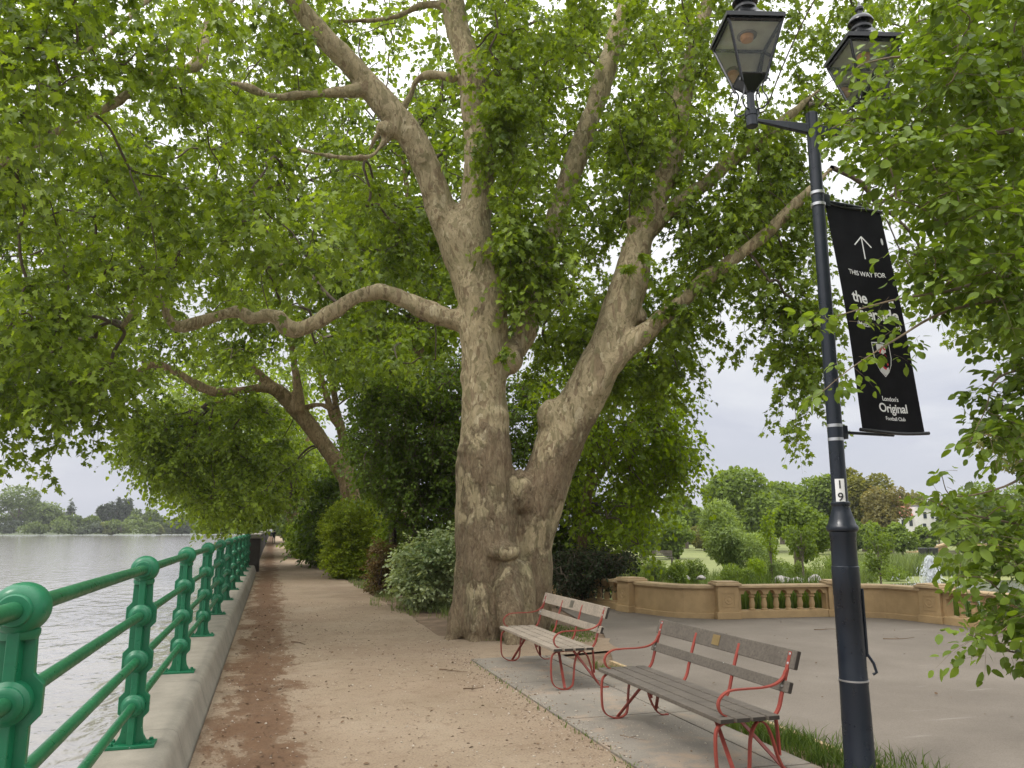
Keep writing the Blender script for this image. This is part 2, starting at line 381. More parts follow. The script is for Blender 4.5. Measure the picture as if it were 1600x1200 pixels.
# ---- ground materials
def path_material():
    m, nt, b, o = new_mat('sandy_gravel_path'); v = world_pos(nt)
    sand = ramp(nt, noise_node(nt, v, 0.8, 6, 0.6), [(0.3, (0.27, 0.205, 0.14)), (0.55, (0.34, 0.265, 0.187)), (0.8, (0.40, 0.325, 0.238))])
    red = ramp(nt, noise_node(nt, v, 0.5, 4, 0.6), [(0.42, (0, 0, 0)), (0.7, (0.6, 0.6, 0.6))]); sand = mix(nt, red, sand, (0.27, 0.19, 0.13))
    grit = ramp(nt, noise_node(nt, v, 55, 3, 0.6), [(0.3, (0.62, 0.6, 0.58)), (0.5, (1, 1, 1)), (0.72, (1.12, 1.1, 1.08))]); sand = mix(nt, 0.8, sand, grit, 'MULTIPLY')
    pv = nt.nodes.new('ShaderNodeTexVoronoi'); pv.inputs['Scale'].default_value = 38; nt.links.new(v, pv.inputs['Vector'])
    peb = ramp(nt, pv.outputs['Distance'], [(0.10, (1, 1, 1)), (0.2, (0, 0, 0))])
    ps = nt.nodes.new('ShaderNodeSeparateColor'); nt.links.new(pv.outputs['Color'], ps.inputs[0])
    pk = ramp(nt, ps.outputs[0], [(0.80, (0, 0, 0)), (0.82, (1, 1, 1))]); pm = mix(nt, 1.0, peb, pk, 'MULTIPLY')
    sand = mix(nt, pm, sand, ramp(nt, ps.outputs[1], [(0.2, (0.16, 0.10, 0.065)), (0.8, (0.52, 0.44, 0.36))]))
    pv2 = nt.nodes.new('ShaderNodeTexVoronoi'); pv2.inputs['Scale'].default_value = 15; nt.links.new(v, pv2.inputs['Vector'])
    ps2 = nt.nodes.new('ShaderNodeSeparateColor'); nt.links.new(pv2.outputs['Color'], ps2.inputs[0])
    pm2 = mix(nt, 1.0, ramp(nt, pv2.outputs['Distance'], [(0.12, (1, 1, 1)), (0.17, (0, 0, 0))]), ramp(nt, ps2.outputs[0], [(0.86, (0, 0, 0)), (0.88, (1, 1, 1))]), 'MULTIPLY')
    sand = mix(nt, pm2, sand, ramp(nt, ps2.outputs[1], [(0.2, (0.10, 0.06, 0.04)), (0.8, (0.30, 0.23, 0.17))]))
    dirt = ramp(nt, noise_node(nt, v, 7, 7, 0.72), [(0.52, (0, 0, 0)), (0.66, (0.55, 0.55, 0.55))]); sand = mix(nt, dirt, sand, (0.19, 0.13, 0.085))
    # damp red-brown drift of debris along the kerb
    sx = nt.nodes.new('ShaderNodeSeparateXYZ'); nt.links.new(v, sx.inputs[0])
    st = nt.nodes.new('ShaderNodeMapping'); st.inputs['Scale'].default_value = (1.0, 0.55, 1); nt.links.new(v, st.inputs['Vector'])
    w = math_node(nt, 'MULTIPLY', math_node(nt, 'SUBTRACT', noise_node(nt, st.outputs[0], 2.3, 10, 0.74, 0.3), 0.5), 2.3)
    d = math_node(nt, 'MULTIPLY', math_node(nt, 'ABSOLUTE', math_node(nt, 'ADD', sx.outputs[0], 0.05)), 1.15)
    k = math_node(nt, 'SUBTRACT', w, d)
    fac = ramp(nt, math_node(nt, 'ADD', k, 0.75), [(0.24, (0, 0, 0)), (0.38, (0.25, 0.25, 0.25)), (0.43, (0.78, 0.78, 0.78)), (0.6, (1, 1, 1))])
    wet = ramp(nt, noise_node(nt, v, 8, 6, 0.7), [(0.3, (0.105, 0.052, 0.027)), (0.6, (0.16, 0.085, 0.045)), (0.8, (0.225, 0.135, 0.078))])
    wet = mix(nt, 0.7, wet, grit, 'MULTIPLY')
    c = mix(nt, mix(nt, 1.0, fac, (0.8, 0.8, 0.8), 'MULTIPLY'), sand, wet)
    nt.links.new(c, b.inputs['Base Color']); b.inputs['Roughness'].default_value = 0.95; b.inputs['Specular IOR Level'].default_value = 0.15
    h = math_node(nt, 'ADD', noise_node(nt, v, 70, 5, 0.7), math_node(nt, 'MULTIPLY', pm, 0.6)); h = math_node(nt, 'ADD', h, math_node(nt, 'MULTIPLY', noise_node(nt, v, 5, 3), 1.5))
    bump(nt, b, h, 0.8, 0.025); return m
MAT['path'] = path_material()
def tarmac_material():
    m, nt, b, o = new_mat('worn_tarmac'); v = world_pos(nt)
    c = ramp(nt, noise_node(nt, v, 0.7, 5, 0.6), [(0.3, (0.148, 0.126, 0.102)), (0.55, (0.186, 0.159, 0.130)), (0.8, (0.226, 0.196, 0.163))])
    g = ramp(nt, noise_node(nt, v, 95, 3), [(0.3, (0.7, 0.7, 0.7)), (0.6, (1.05, 1.05, 1.05))]); c = mix(nt, 0.7, c, g, 'MULTIPLY')
    s = nt.nodes.new('ShaderNodeMapping'); s.inputs['Rotation'].default_value = (0, 0, 0.9); s.inputs['Scale'].default_value = (0.6, 5, 1); nt.links.new(v, s.inputs['Vector'])
    sc = ramp(nt, noise_node(nt, s.outputs[0], 1.1, 4, 0.6), [(0.66, (0, 0, 0)), (0.74, (0.45, 0.45, 0.45))]); c = mix(nt, sc, c, (0.30, 0.27, 0.235))
    nt.links.new(c, b.inputs['Base Color']); b.inputs['Roughness'].default_value = 0.9; b.inputs['Specular IOR Level'].default_value = 0.2
    bump(nt, b, noise_node(nt, v, 110, 4), 0.35, 0.008); return m
MAT['tarmac'] = tarmac_material()
def slab_material():
    m, nt, b, o = new_mat('paving_slab'); v = world_pos(nt)
    c = ramp(nt, noise_node(nt, v, 1.6, 6, 0.62), [(0.3, (0.155, 0.135, 0.11)), (0.55, (0.215, 0.188, 0.152)), (0.8, (0.27, 0.238, 0.195))])
    g = ramp(nt, noise_node(nt, v, 70, 3), [(0.3, (0.75, 0.75, 0.75)), (0.6, (1.05, 1.05, 1.05))]); c = mix(nt, 0.7, c, g, 'MULTIPLY')
    sd = ramp(nt, noise_node(nt, v, 2.3, 6, 0.7), [(0.52, (0, 0, 0)), (0.66, (0.8, 0.8, 0.8))]); c = mix(nt, sd, c, (0.29, 0.215, 0.15))
    pv = nt.nodes.new('ShaderNodeTexVoronoi'); pv.inputs['Scale'].default_value = 30; nt.links.new(v, pv.inputs['Vector'])
    pk = ramp(nt, pv.outputs['Distance'], [(0.1, (1, 1, 1)), (0.17, (0, 0, 0))])
    pa = ramp(nt, noise_node(nt, v, 1.2, 3), [(0.5, (0, 0, 0)), (0.6, (1, 1, 1))]); c = mix(nt, mix(nt, 1.0, pk, pa, 'MULTIPLY'), c, (0.55, 0.47, 0.37))
    nt.links.new(c, b.inputs['Base Color']); b.inputs['Roughness'].default_value = 0.9; bump(nt, b, noise_node(nt, v, 60, 5), 0.3, 0.008); return m
MAT['slab'] = slab_material()
def soil_material():
    m, nt, b, o = new_mat('park_ground'); v = world_pos(nt)
    soil = ramp(nt, noise_node(nt, v, 3, 6, 0.65), [(0.3, (0.10, 0.066, 0.04)), (0.6, (0.20, 0.135, 0.085)), (0.8, (0.30, 0.21, 0.14))])
    lawn = ramp(nt, noise_node(nt, v, 0.25, 6, 0.65), [(0.3, (0.15, 0.18, 0.05)), (0.6, (0.205, 0.225, 0.07)), (0.8, (0.26, 0.265, 0.095))])
    fine = ramp(nt, noise_node(nt, v, 9, 5, 0.7), [(0.3, (0.7, 0.7, 0.7)), (0.7, (1.1, 1.1, 1.1))]); lawn = mix(nt, 0.8, lawn, fine, 'MULTIPLY')
    sx = nt.nodes.new('ShaderNodeSeparateXYZ'); nt.links.new(v, sx.inputs[0])
    k = ramp(nt, math_node(nt, 'ADD', sx.outputs[2], 1.0), [(0.30, (0, 0, 0)), (0.7, (1, 1, 1))])
    c = mix(nt, k, lawn, soil)
    nt.links.new(c, b.inputs['Base Color']); b.inputs['Roughness'].default_value = 0.95; bump(nt, b, noise_node(nt, v, 30, 5), 0.4, 0.03); return m
MAT['ground'] = soil_material()
def water_material(name, base, s1, s2, st):
    m, nt, b, o = new_mat(name); v = world_pos(nt)
    b.inputs['Base Color'].default_value = (*base, 1); b.inputs['Roughness'].default_value = 0.06; b.inputs['IOR'].default_value = 1.6; b.inputs['Specular IOR Level'].default_value = 0.5
    mp = nt.nodes.new('ShaderNodeMapping'); mp.inputs['Scale'].default_value = (1.0, 0.55, 1); mp.inputs['Rotation'].default_value = (0, 0, 0.5); nt.links.new(v, mp.inputs['Vector'])
    h = math_node(nt, 'ADD', noise_node(nt, mp.outputs[0], s1, 3, 0.5, 0.6), math_node(nt, 'MULTIPLY', noise_node(nt, mp.outputs[0], s2, 2, 0.5), 0.25))
    bump(nt, b, h, st, 0.12); return m
MAT['river'] = water_material('river_water', (0.34, 0.315, 0.295), 1.5, 5.0, 0.65)
MAT['lake'] = water_material('lake_water', (0.09, 0.08, 0.05), 3.0, 8, 0.25)
m, nt, b, o = new_mat('fountain_spray'); b.inputs['Base Color'].default_value = (0.9, 0.92, 0.94, 1); b.inputs['Roughness'].default_value = 0.4
tl = nt.nodes.new('ShaderNodeBsdfTranslucent'); tl.inputs['Color'].default_value = (0.9, 0.92, 0.94, 1); mx = nt.nodes.new('ShaderNodeMixShader'); mx.inputs[0].default_value = 0.5
nt.links.new(b.outputs[0], mx.inputs[1]); nt.links.new(tl.outputs[0], mx.inputs[2]); nt.links.new(mx.outputs[0], o.inputs['Surface']); MAT['spray'] = m
MAT['skin'] = plain('skin', (0.45, 0.28, 0.2), 0.6, var=0.03)
MAT['dark_clothes'] = plain('dark_clothes', (0.015, 0.017, 0.025), 0.8)
MAT['pale_clothes'] = plain('pale_clothes', (0.45, 0.5, 0.5), 0.8)
MAT['hair'] = plain('hair', (0.03, 0.02, 0.015), 0.7)
m, nt, b, o = new_mat('gravel_stone'); g = nt.nodes.new('ShaderNodeNewGeometry')
nt.links.new(ramp(nt, g.outputs['Random Per Island'], [(0.0, (0.10, 0.065, 0.042)), (0.35, (0.24, 0.17, 0.115)), (0.7, (0.36, 0.285, 0.21)), (1.0, (0.5, 0.44, 0.36))]), b.inputs['Base Color']); b.inputs['Roughness'].default_value = 0.9; MAT['gravel'] = m
MAT['litter'] = plain('leaf_litter', (0.11, 0.065, 0.035), 0.9, var=0.35, scale=3)
# ------------------------------------------------------------------ foliage
# leaf outlines: x across, y along the leaf, fan-triangulated from the first vertex
def _palmate():
    half = [(0.06, -0.02), (0.30, -0.10), (0.40, 0.12), (0.52, 0.30), (0.26, 0.34), (0.44, 0.66), (0.16, 0.62), (0.0, 1.0)]
    ring = half + [(-x, y) for x, y in half[-2::-1]]
    v = [(0, 0.32)] + ring; f = [(0, i + 1, i + 2) for i in range(len(ring) - 1)] + [(0, len(ring), 1)]
    return np.array(v), np.array(f)
def _ovate():
    half = [(0.0, 0.0), (0.22, 0.14), (0.33, 0.42), (0.24, 0.74), (0.0, 1.0)]
    ring = half + [(-x, y) for x, y in half[-2:0:-1]]
    v = [(0, 0.45)] + ring; f = [(0, i + 1, i + 2) for i in range(len(ring) - 1)] + [(0, len(ring), 1)]
    return np.array(v), np.array(f)
def _simple():
    v = [(0, 0), (0.42, 0.30), (0.34, 0.66), (0, 1.0), (-0.34, 0.66), (-0.42, 0.30)]
    return np.array(v, float), np.array([(0, 1, 2), (0, 2, 3), (0, 3, 4), (0, 4, 5)])
def _kite():
    return np.array([(0, 0), (0.40, 0.45), (0, 1.0), (-0.40, 0.45)], float), np.array([(0, 1, 2), (0, 2, 3)])
def _narrow():
    return np.array([(0, 0), (0.14, 0.4), (0, 1.0), (-0.14, 0.4)], float), np.array([(0, 1, 2), (0, 2, 3)])
SHAPES = {'palmate': _palmate(), 'ovate': _ovate(), 'simple': _simple(), 'kite': _kite(), 'narrow': _narrow()}
def unit(a):
    return a / (np.linalg.norm(a, axis=-1, keepdims=True) + 1e-9)
def leaf_mesh(pos, dirs, nrm, size, shape, fold=0.25, curl=0.25):
    sv, sf = SHAPES[shape]; n = len(pos); k = len(sv)
    d = unit(dirs); x = unit(np.cross(d, nrm)); z = np.cross(x, d)
    fo = fold * (0.4 + RNG.random(n) * 1.2)[:, None]; cu = curl * (RNG.random(n) * 1.6 - 0.3)[:, None]
    lx = sv[:, 0][None] * np.ones((n, 1)); ly = sv[:, 1][None] * np.ones((n, 1))
    lz = np.abs(lx) * fo - cu * ly ** 2
    s = np.asarray(size)[:, None, None]
    V = pos[:, None, :] + s * (lx[..., None] * x[:, None] + ly[..., None] * d[:, None] + lz[..., None] * z[:, None])
    Fc = sf[None] + (np.arange(n) * k)[:, None, None]
    return V.reshape(-1, 3), Fc.reshape(-1, 3)
def rand_unit(n):
    return unit(RNG.normal(size=(n, 3)))
def in_poly(pts, poly):
    x, y = pts[:, 0], pts[:, 1]; c = np.zeros(len(pts), bool); n = len(poly); j = n - 1
    for i in range(n):
        xi, yi = poly[i]; xj, yj = poly[j]
        c ^= ((yi > y) != (yj > y)) & (x < (xj - xi) * (y - yi) / (yj - yi + 1e-9) + xi); j = i
    return c
def fill(poly, H0, H1, n, skip=(), clear=()):
    """n points spread through the volume seen inside an outline, between two distances"""
    poly = np.array(poly, float); lo, hi = poly.min(0), poly.max(0); out = []
    while len(out) < n:
        q = lo + RNG.random((n * 2, 2)) * (hi - lo); q = q[in_poly(q, poly)]
        for sk in skip: q = q[~in_poly(q, np.array(sk, float))]
        out += list(q)
    o = np.array(out[:n]); Hs = H0 + (H1 - H0) * RNG.random(n)
    for poly_c, Hc in clear:           # keep what stands in front of a limb from hiding it
        k = ~(in_poly(o, np.array(poly_c, float)) & (Hs < Hc)); o, Hs = o[k], Hs[k]
    return np.array([P(a, b, q) for (a, b), q in zip(o, Hs)]).reshape(-1, 3)

def tube_many(A, B, r, seg=3):
    """straight thin twigs from A to B, tapering"""
    d = unit(B - A); ref = np.where(np.abs(d[:, 2:3]) < 0.9, np.array([[0, 0, 1.0]]), np.array([[1.0, 0, 0]]))
    u = unit(np.cross(ref, d)); w = np.cross(d, u); V = []
    for P0, rr in ((A, r), (B, r * 0.5)):
        for k in range(seg):
            a = 2 * math.pi * k / seg; V.append(P0 + (math.cos(a) * u + math.sin(a) * w) * np.asarray(rr).reshape(-1, 1))
    V = np.stack(V, 1); n = len(A); b = (np.arange(n) * 2 * seg)[:, None]; F = []
    for k in range(seg):
        F.append(b + np.array([[k, (k + 1) % seg, seg + (k + 1) % seg, seg + k]]))
    return V.reshape(-1, 3), np.vstack(F)

class Crown:
    """gathers leaves and twigs of one tree"""
    def __init__(s): s.lv = []; s.lf = []; s.ln = 0; s.tv = []; s.tf = []; s.tn = 0
    def leaves(s, *a, **k):
        v, f = leaf_mesh(*a, **k); s.lv.append(v); s.lf.append(f + s.ln); s.ln += len(v)
    def twigs(s, v, f):
        s.tv.append(v); s.tf.append(f + s.tn); s.tn += len(v)
    def shoots(s, C, per, L, n_leaf, size, shape, droop=0.35, spread=(1, 1, 0.6), twr=0.004, up=0.0, normal_up=1.0, fold=0.25, curl=0.3, out=None):
        """per shoots from each cluster centre, each carrying n_leaf leaves alternately"""
        n = len(C) * per; c = np.repeat(C, per, 0)
        d = rand_unit(n) * np.array(spread); d[:, 2] += up
        if out is not None: d += np.repeat(out, per, 0)
        d = unit(d); ln = L * (0.5 + RNG.random(n)); c = c + RNG.normal(size=(n, 3)) * L * 0.25
        def pt(t): return c + d * (ln * t)[:, None] - np.array([0, 0, 1.0]) * (droop * ln * t * t)[:, None]
        prev = pt(np.zeros(n))
        for t in (0.5, 1.0):
            q = pt(np.full(n, t)); v, f = tube_many(prev, q, np.full(n, twr * (1.2 - t * 0.6))); s.twigs(v, f); prev = q
        for i in range(n_leaf):
            t = np.clip((i + 0.6 + RNG.random(n) * 0.8) / (n_leaf + 0.4), 0, 1.02); p = pt(t)
            tg = unit(d - np.array([0, 0, 2.0]) * (droop * t)[:, None])
            side = unit(np.cross(tg, np.array([0, 0, 1.0]))) * (1 if i % 2 else -1)
            ld = unit(tg * 0.7 + side * (0.5 + 0.6 * RNG.random((n, 1))) + RNG.normal(size=(n, 3)) * 0.35 + np.array([0, 0, -0.35]))
            nr = unit(np.array([0, 0, normal_up]) + RNG.normal(size=(n, 3)) * 0.55)
            s.leaves(p + ld * 0.03, ld, nr, size * (0.55 + 0.75 * RNG.random(n)), shape, fold, curl)
    def branches(s, limb_pts, C, r0=0.006, k=0.006, sag=0.08, seg=5, maxr=0.12):
        """grow branches from the limbs out to every cluster centre, nearest first"""
        C = np.asarray(C); nodes = np.array(limb_pts, float); par = np.full(len(nodes), -1); nl = len(nodes)
        d0 = np.min(np.linalg.norm(C[:, None] - nodes[None], axis=2), 1); order = np.argsort(d0)
        pos = list(nodes); parent = [-1] * nl; cost = [0.0] * nl; idx = {}
        arr = np.empty((nl + len(C), 3)); arr[:nl] = nodes; cst = np.zeros(nl + len(C)); m = nl
        for ci in order:
            c = C[ci]; dd = np.linalg.norm(arr[:m] - c, axis=1); j = int(np.argmin(dd + 0.35 * cst[:m]))
            parent.append(j); arr[m] = c; cst[m] = cst[j] + dd[j]; m += 1
        wt = np.zeros(m)
        for i in range(m - 1, nl - 1, -1):
            wt[i] += 1; wt[parent[i]] += wt[i]
        for i in range(nl, m):
            a, b = arr[parent[i]], arr[i]; L = np.linalg.norm(b - a)
            if L < 1e-3: continue
            mid1 = a + (b - a) * 0.33 + np.array([0, 0, sag * L]) + RNG.normal(size=3) * 0.06 * L
            mid2 = a + (b - a) * 0.67 + np.array([0, 0, sag * L * 0.6]) + RNG.normal(size=3) * 0.06 * L
            pts = catmull([a, mid1, mid2, b], 3)
            ra = min(maxr, r0 + k * math.sqrt(wt[i])); rb = min(maxr, r0 + k * math.sqrt(max(wt[i] - 1, 0)))
            v, f = tube_np(pts, np.linspace(ra, rb, len(pts)), seg); s.twigs(v, f)
    def build(s, root, leaf, twig, crown_name='crown', twig_name='branches'):
        if s.ln: link_mesh(crown_name, np_mesh(crown_name, np.vstack(s.lv), [np.vstack(s.lf)]), leaf, root)
        if s.tn: link_mesh(twig_name, np_mesh(twig_name, np.vstack(s.tv), [np.vstack(s.tf)], True), twig, root)

def blob_clusters(c, r, n, lumps=7, inner=0.0, floor=None, seed=None):
    """cluster centres over a lumpy crown: several overlapping lobes, denser towards their skins"""
    c = np.asarray(c, float); r = np.asarray(r, float)
    ld = rand_unit(lumps); ld[:, 2] = np.linspace(-0.85, 0.85, lumps) if lumps < 30 else ld[:, 2]; lc = c + unit(ld) * r * (0.45 + 0.3 * RNG.random((lumps, 1))); lr = 0.22 + 0.34 * RNG.random(lumps)
    w = lr ** 2; w /= w.sum(); k = RNG.choice(lumps, n, p=w)
    d = rand_unit(n); rad = (inner + (1 - inner) * RNG.random(n) ** 0.33)[:, None]
    p = lc[k] + d * rad * (lr[k][:, None] * r)
    if floor is not None: p[:, 2] = np.maximum(p[:, 2], floor + 0.1 * RNG.random(n))
    return p, d, lc
def simple_tree(name, label, cat, base, crown_c, crown_r, n, leaf_size, leaf, lumps=8, shape='kite', group=None, trunk_r=None, twig=None, dirs=None, inner=0.3, per=1, droop=0.3, lean=0.0, floor=None, up=0.5):
    """a tree seen far off: tapered trunk with limbs into each lobe of an uneven crown of separate leaf sprays"""
    base = np.asarray(base, float); root = thing(name, label, cat, base, group=group)
    p, d, lc = blob_clusters(crown_c, crown_r, n, lumps, inner, floor)
    cr = Crown()
    for i in range(per):
        q = p + RNG.normal(size=p.shape) * leaf_size * (0.6 if i else 0)
        nr = unit(d * 0.8 + np.array([0, 0, 0.6]) + RNG.normal(size=p.shape) * 0.5)
        ld = unit((rand_unit(n) if dirs is None else np.asarray(dirs) + 0.5 * rand_unit(n)) + d * 0.4 - np.array([0, 0, droop]))
        cr.leaves(q, ld, nr, leaf_size * (0.6 + 0.8 * RNG.random(n)), shape)
    H = crown_c[2] - base[2]; tr = trunk_r or max(0.03, 0.035 * (H + crown_r[2]))
    mb = MB(); top = np.asarray(crown_c) + np.array([0, 0, crown_r[2] * 0.3])
    pts = catmull([base, base + (top - base) * 0.35 + np.array([lean, 0, 0]), base + (top - base) * 0.7, top], 4)
    mb.tube(pts, np.linspace(tr * 1.25, tr * 0.35, len(pts)), 8)
    for q in lc:
        a = base + (top - base) * (0.35 + 0.4 * RNG.random()); L = np.linalg.norm(q - a)
        bp = catmull([a, (a + q) / 2 + np.array([0, 0, 0.08 * L]), q], 4); mb.tube(bp, np.linspace(tr * 0.5, tr * 0.12, len(bp)), 6)
    mb.build('trunk', twig or MAT['far_bark'], root, True)
    cr.build(root, leaf, twig or MAT['far_bark'])
    return root

def blades(xy, z, h, w, lean, mat, name, label=None, kind='stuff', parent=None):
    """upright tapering blades at the points xy"""
    n = len(xy); a = RNG.random(n) * 2 * np.pi; b = RNG.random(n) * 2 * np.pi
    h = h * (0.5 + 0.8 * RNG.random(n)); side = np.stack([np.cos(a), np.sin(a), np.zeros(n)], 1) * (w * (0.6 + 0.7 * RNG.random(n)))[:, None]
    ln = np.stack([np.cos(b), np.sin(b), np.zeros(n)], 1) * (h * lean * RNG.random(n))[:, None]
    p = np.column_stack([xy, np.broadcast_to(z, (n,))]); zz = np.array([0, 0, 1.0])
    V = np.stack([p - side, p + side, p + zz * (h * 0.55)[:, None] + ln * 0.4 + side * 0.7, p + zz * (h * 0.55)[:, None] + ln * 0.4 - side * 0.7, p + zz * (h * 0.93)[:, None] + ln * 1.1], 1)
    i = (np.arange(n) * 5)[:, None]
    me = np_mesh(name, V.reshape(-1, 3), [i + np.array([[0, 1, 2, 3]]), i + np.array([[3, 2, 4]])])
    o = link_mesh(name, me, mat, parent)
    if label: o['label'] = label
    if kind: o['kind'] = kind
    return o
# ------------------------------------------------------------------ world and light
W = bpy.data.worlds.new('World'); SC.world = W; W.use_nodes = True; nt = W.node_tree
bg = nt.nodes['Background']
SUN_EL, SUN_AZ = math.radians(52), math.radians(250)       # azimuth clockwise from +Y
sky = nt.nodes.new('ShaderNodeTexSky'); sky.sky_type = 'NISHITA'; sky.sun_disc = False
sky.sun_elevation = SUN_EL; sky.sun_rotation = SUN_AZ; sky.air_density = 1.0; sky.dust_density = 2.0
skyc = nt.nodes.new('ShaderNodeMix'); skyc.data_type = 'RGBA'; skyc.blend_type = 'MULTIPLY'; skyc.inputs[0].default_value = 1.0
nt.links.new(sky.outputs[0], skyc.inputs[6]); skyc.inputs[7].default_value = (0.10, 0.10, 0.10, 1)
tc = nt.nodes.new('ShaderNodeTexCoord').outputs['Generated']
sx = nt.nodes.new('ShaderNodeSeparateXYZ'); nt.links.new(tc, sx.inputs[0])
el = sx.outputs[2]
mp = nt.nodes.new('ShaderNodeMapping'); mp.inputs['Scale'].default_value = (1.6, 1.6, 6.0); nt.links.new(tc, mp.inputs['Vector'])
cl = noise_node(nt, mp.outputs[0], 1.7, 6, 0.55, 0.3)
tone = math_node(nt, 'ADD', math_node(nt, 'MULTIPLY', math_node(nt, 'SUBTRACT', cl, 0.5), 0.9), math_node(nt, 'MULTIPLY', el, 2.4))
cloud = ramp(nt, tone, [(0.0, (0.50, 0.52, 0.60)), (0.22, (0.56, 0.57, 0.645)), (0.42, (0.76, 0.765, 0.79)), (0.62, (0.86, 0.86, 0.865)), (1.0, (0.93, 0.93, 0.925))])
zen = math_node(nt, 'ADD', 1.0, math_node(nt, 'MULTIPLY', math_node(nt, 'POWER', math_node(nt, 'MAXIMUM', math_node(nt, 'SUBTRACT', el, 0.30), 0.0), 1.0), 3.2))
cz = nt.nodes.new('ShaderNodeVectorMath'); cz.operation = 'SCALE'; nt.links.new(cloud, cz.inputs[0]); nt.links.new(zen, cz.inputs['Scale'])
nt.links.new(mix(nt, 0.86, skyc.outputs[2], cz.outputs[0]), bg.inputs['Color']); bg.inputs['Strength'].default_value = 1.0

sun_d = bpy.data.lights.new('sun', 'SUN'); sun = bpy.data.objects.new('sun', sun_d); COL.objects.link(sun)
sun_d.energy = 1.5; sun_d.angle = math.radians(14); sun_d.color = (1.0, 0.96, 0.90)
to_sun = Vector((math.sin(SUN_AZ) * math.cos(SUN_EL), math.cos(SUN_AZ) * math.cos(SUN_EL), math.sin(SUN_EL)))
sun.rotation_euler = to_sun.to_track_quat('Z', 'Y').to_euler(); sun.location = to_sun * 100
vs = SC.view_settings; vs.view_transform = 'Standard'; vs.look = 'None'; vs.exposure = 0.25; vs.gamma = 1.0
cy = SC.cycles; cy.max_bounces = 8; cy.diffuse_bounces = 4; cy.glossy_bounces = 3; cy.transmission_bounces = 6; cy.transparent_max_bounces = 8
cy.caustics_reflective = False; cy.caustics_refractive = False; cy.sample_clamp_indirect = 6

# ------------------------------------------------------------------ ground, path, paving, tarmac
KERB_X = -0.47            # path side face of the river coping
WATER_Z = -1.15
def wall_line():          # foot of the balustrade on the plaza, surveyed; runs left to right
    return [G(*p)[:2] for p in ((860, 934), (925, 944), (985, 956), (1060, 965), (1135, 967), (1225, 964), (1312, 963), (1392, 966), (1470, 974), (1600, 988), (1750, 1010))]
WL = np.array(wall_line())
def smooth01(t): t = np.clip(t, 0, 1); return t * t * (3 - 2 * t)
def garden_z(x, y):
    """ground height: 0 on the promenade, falling to the lower garden behind the balustrade"""
    p = np.array([x, y]); best = 1e9; sd = 0
    for a, b in zip(WL[:-1], WL[1:]):
        ab = b - a; t = np.clip((p - a).dot(ab) / ab.dot(ab), 0, 1); q = a + ab * t; d = np.linalg.norm(p - q)
        if d < best: best = d; sd = ab[0] * (p - a)[1] - ab[1] * (p - a)[0]
    beyond = best if sd > 0 else -best
    if y > WL[0][1] and x < WL[0][0] + (y - WL[0][1]) * 0.25:
        beyond = -1
    k = smooth01((beyond - 0.3) / 7.0)
    return -0.02 - 1.0 * k
gx = np.concatenate([np.linspace(-0.6, 24, 70), np.linspace(25, 60, 30), np.linspace(66, 300, 24), [450, 700, 1200]])
gy = np.concatenate([[-40, -20, -8, -3], np.linspace(0, 36, 80), np.linspace(37, 90, 40), np.linspace(95, 300, 24), [450, 700, 1200]])
V = []; 
for y in gy:
    for x in gx:
        V.append((x, y, garden_z(x, y) + (0.01 * mnoise.noise(Vector((x * 0.4, y * 0.4, 0))) - 0.008 if x > 0 else -0.01)))
nx = len(gx); Fq = np.array([(j * nx + i, j * nx + i + 1, (j + 1) * nx + i + 1, (j + 1) * nx + i) for j in range(len(gy) - 1) for i in range(nx - 1)])
g_ = link_mesh('ground', np_mesh('ground', V, [Fq], True), MAT['ground']); g_['kind'] = 'structure'

def sheet(name, poly, z, mat, div=None):
    mb = MB(); mb.add([(x, y, z) for x, y in poly], [tuple(range(len(poly)))]); o = mb.build(name, mat); o['kind'] = 'structure'; return o
pb = [(KERB_X, -6), (2.52, -6), (2.52, 10.25), (3.9, 10.32), (4.7, 10.5), (5.0, 11.6), (4.2, 12.3), (2.62, 12.6)] + [tuple(G(*p)[:2]) for p in ((640, 962), (590, 935), (545, 908), (505, 893))] + [(2.0, 40), (1.9, 60), (1.9, 90), (1.9, 260), (-0.7, 260), (-0.75, 33), (KERB_X, 30)]
pb2 = []
for (x0, y0), (x1, y1) in zip(pb, pb[1:] + pb[:1]):        # ragged right edge
    L = math.hypot(x1 - x0, y1 - y0); k = max(1, min(40, int(L / 0.3)))
    for i in range(k):
        t = i / k; x = x0 + (x1 - x0) * t; y = y0 + (y1 - y0) * t
        if x > 1 and y > 10.3 and y < 70: x += 0.10 * mnoise.noise(Vector((x * 2, y * 2.3, 5))); y += 0.07 * mnoise.noise(Vector((x * 2, y * 2.3, 9)))
        pb2.append((x, y))
sheet('path', pb2, 0.0, MAT['path'])
# tarmac plaza: from the grass strip to the balustrade
tar = [(4.22, -6), (4.22, 9.6), (4.6, 10.6), (5.2, 12.2)] + [tuple(G(*p)[:2]) for p in ((870, 948),)] + [tuple(q) for q in WL[1:]] + [(30, 5), (30, -6)]
sheet('plaza', tar, -0.006, MAT['tarmac'])
mbk = MB()
for y0, y1 in ((9.62, 6.9), (6.88, 4.3)):
    mbk.box((4.19, (y0 + y1) / 2, -0.02), (0.05, abs(y1 - y0), 0.06))
e_ = mbk.build('grass_edging', MAT['buff_cap']); e_['kind'] = 'structure'
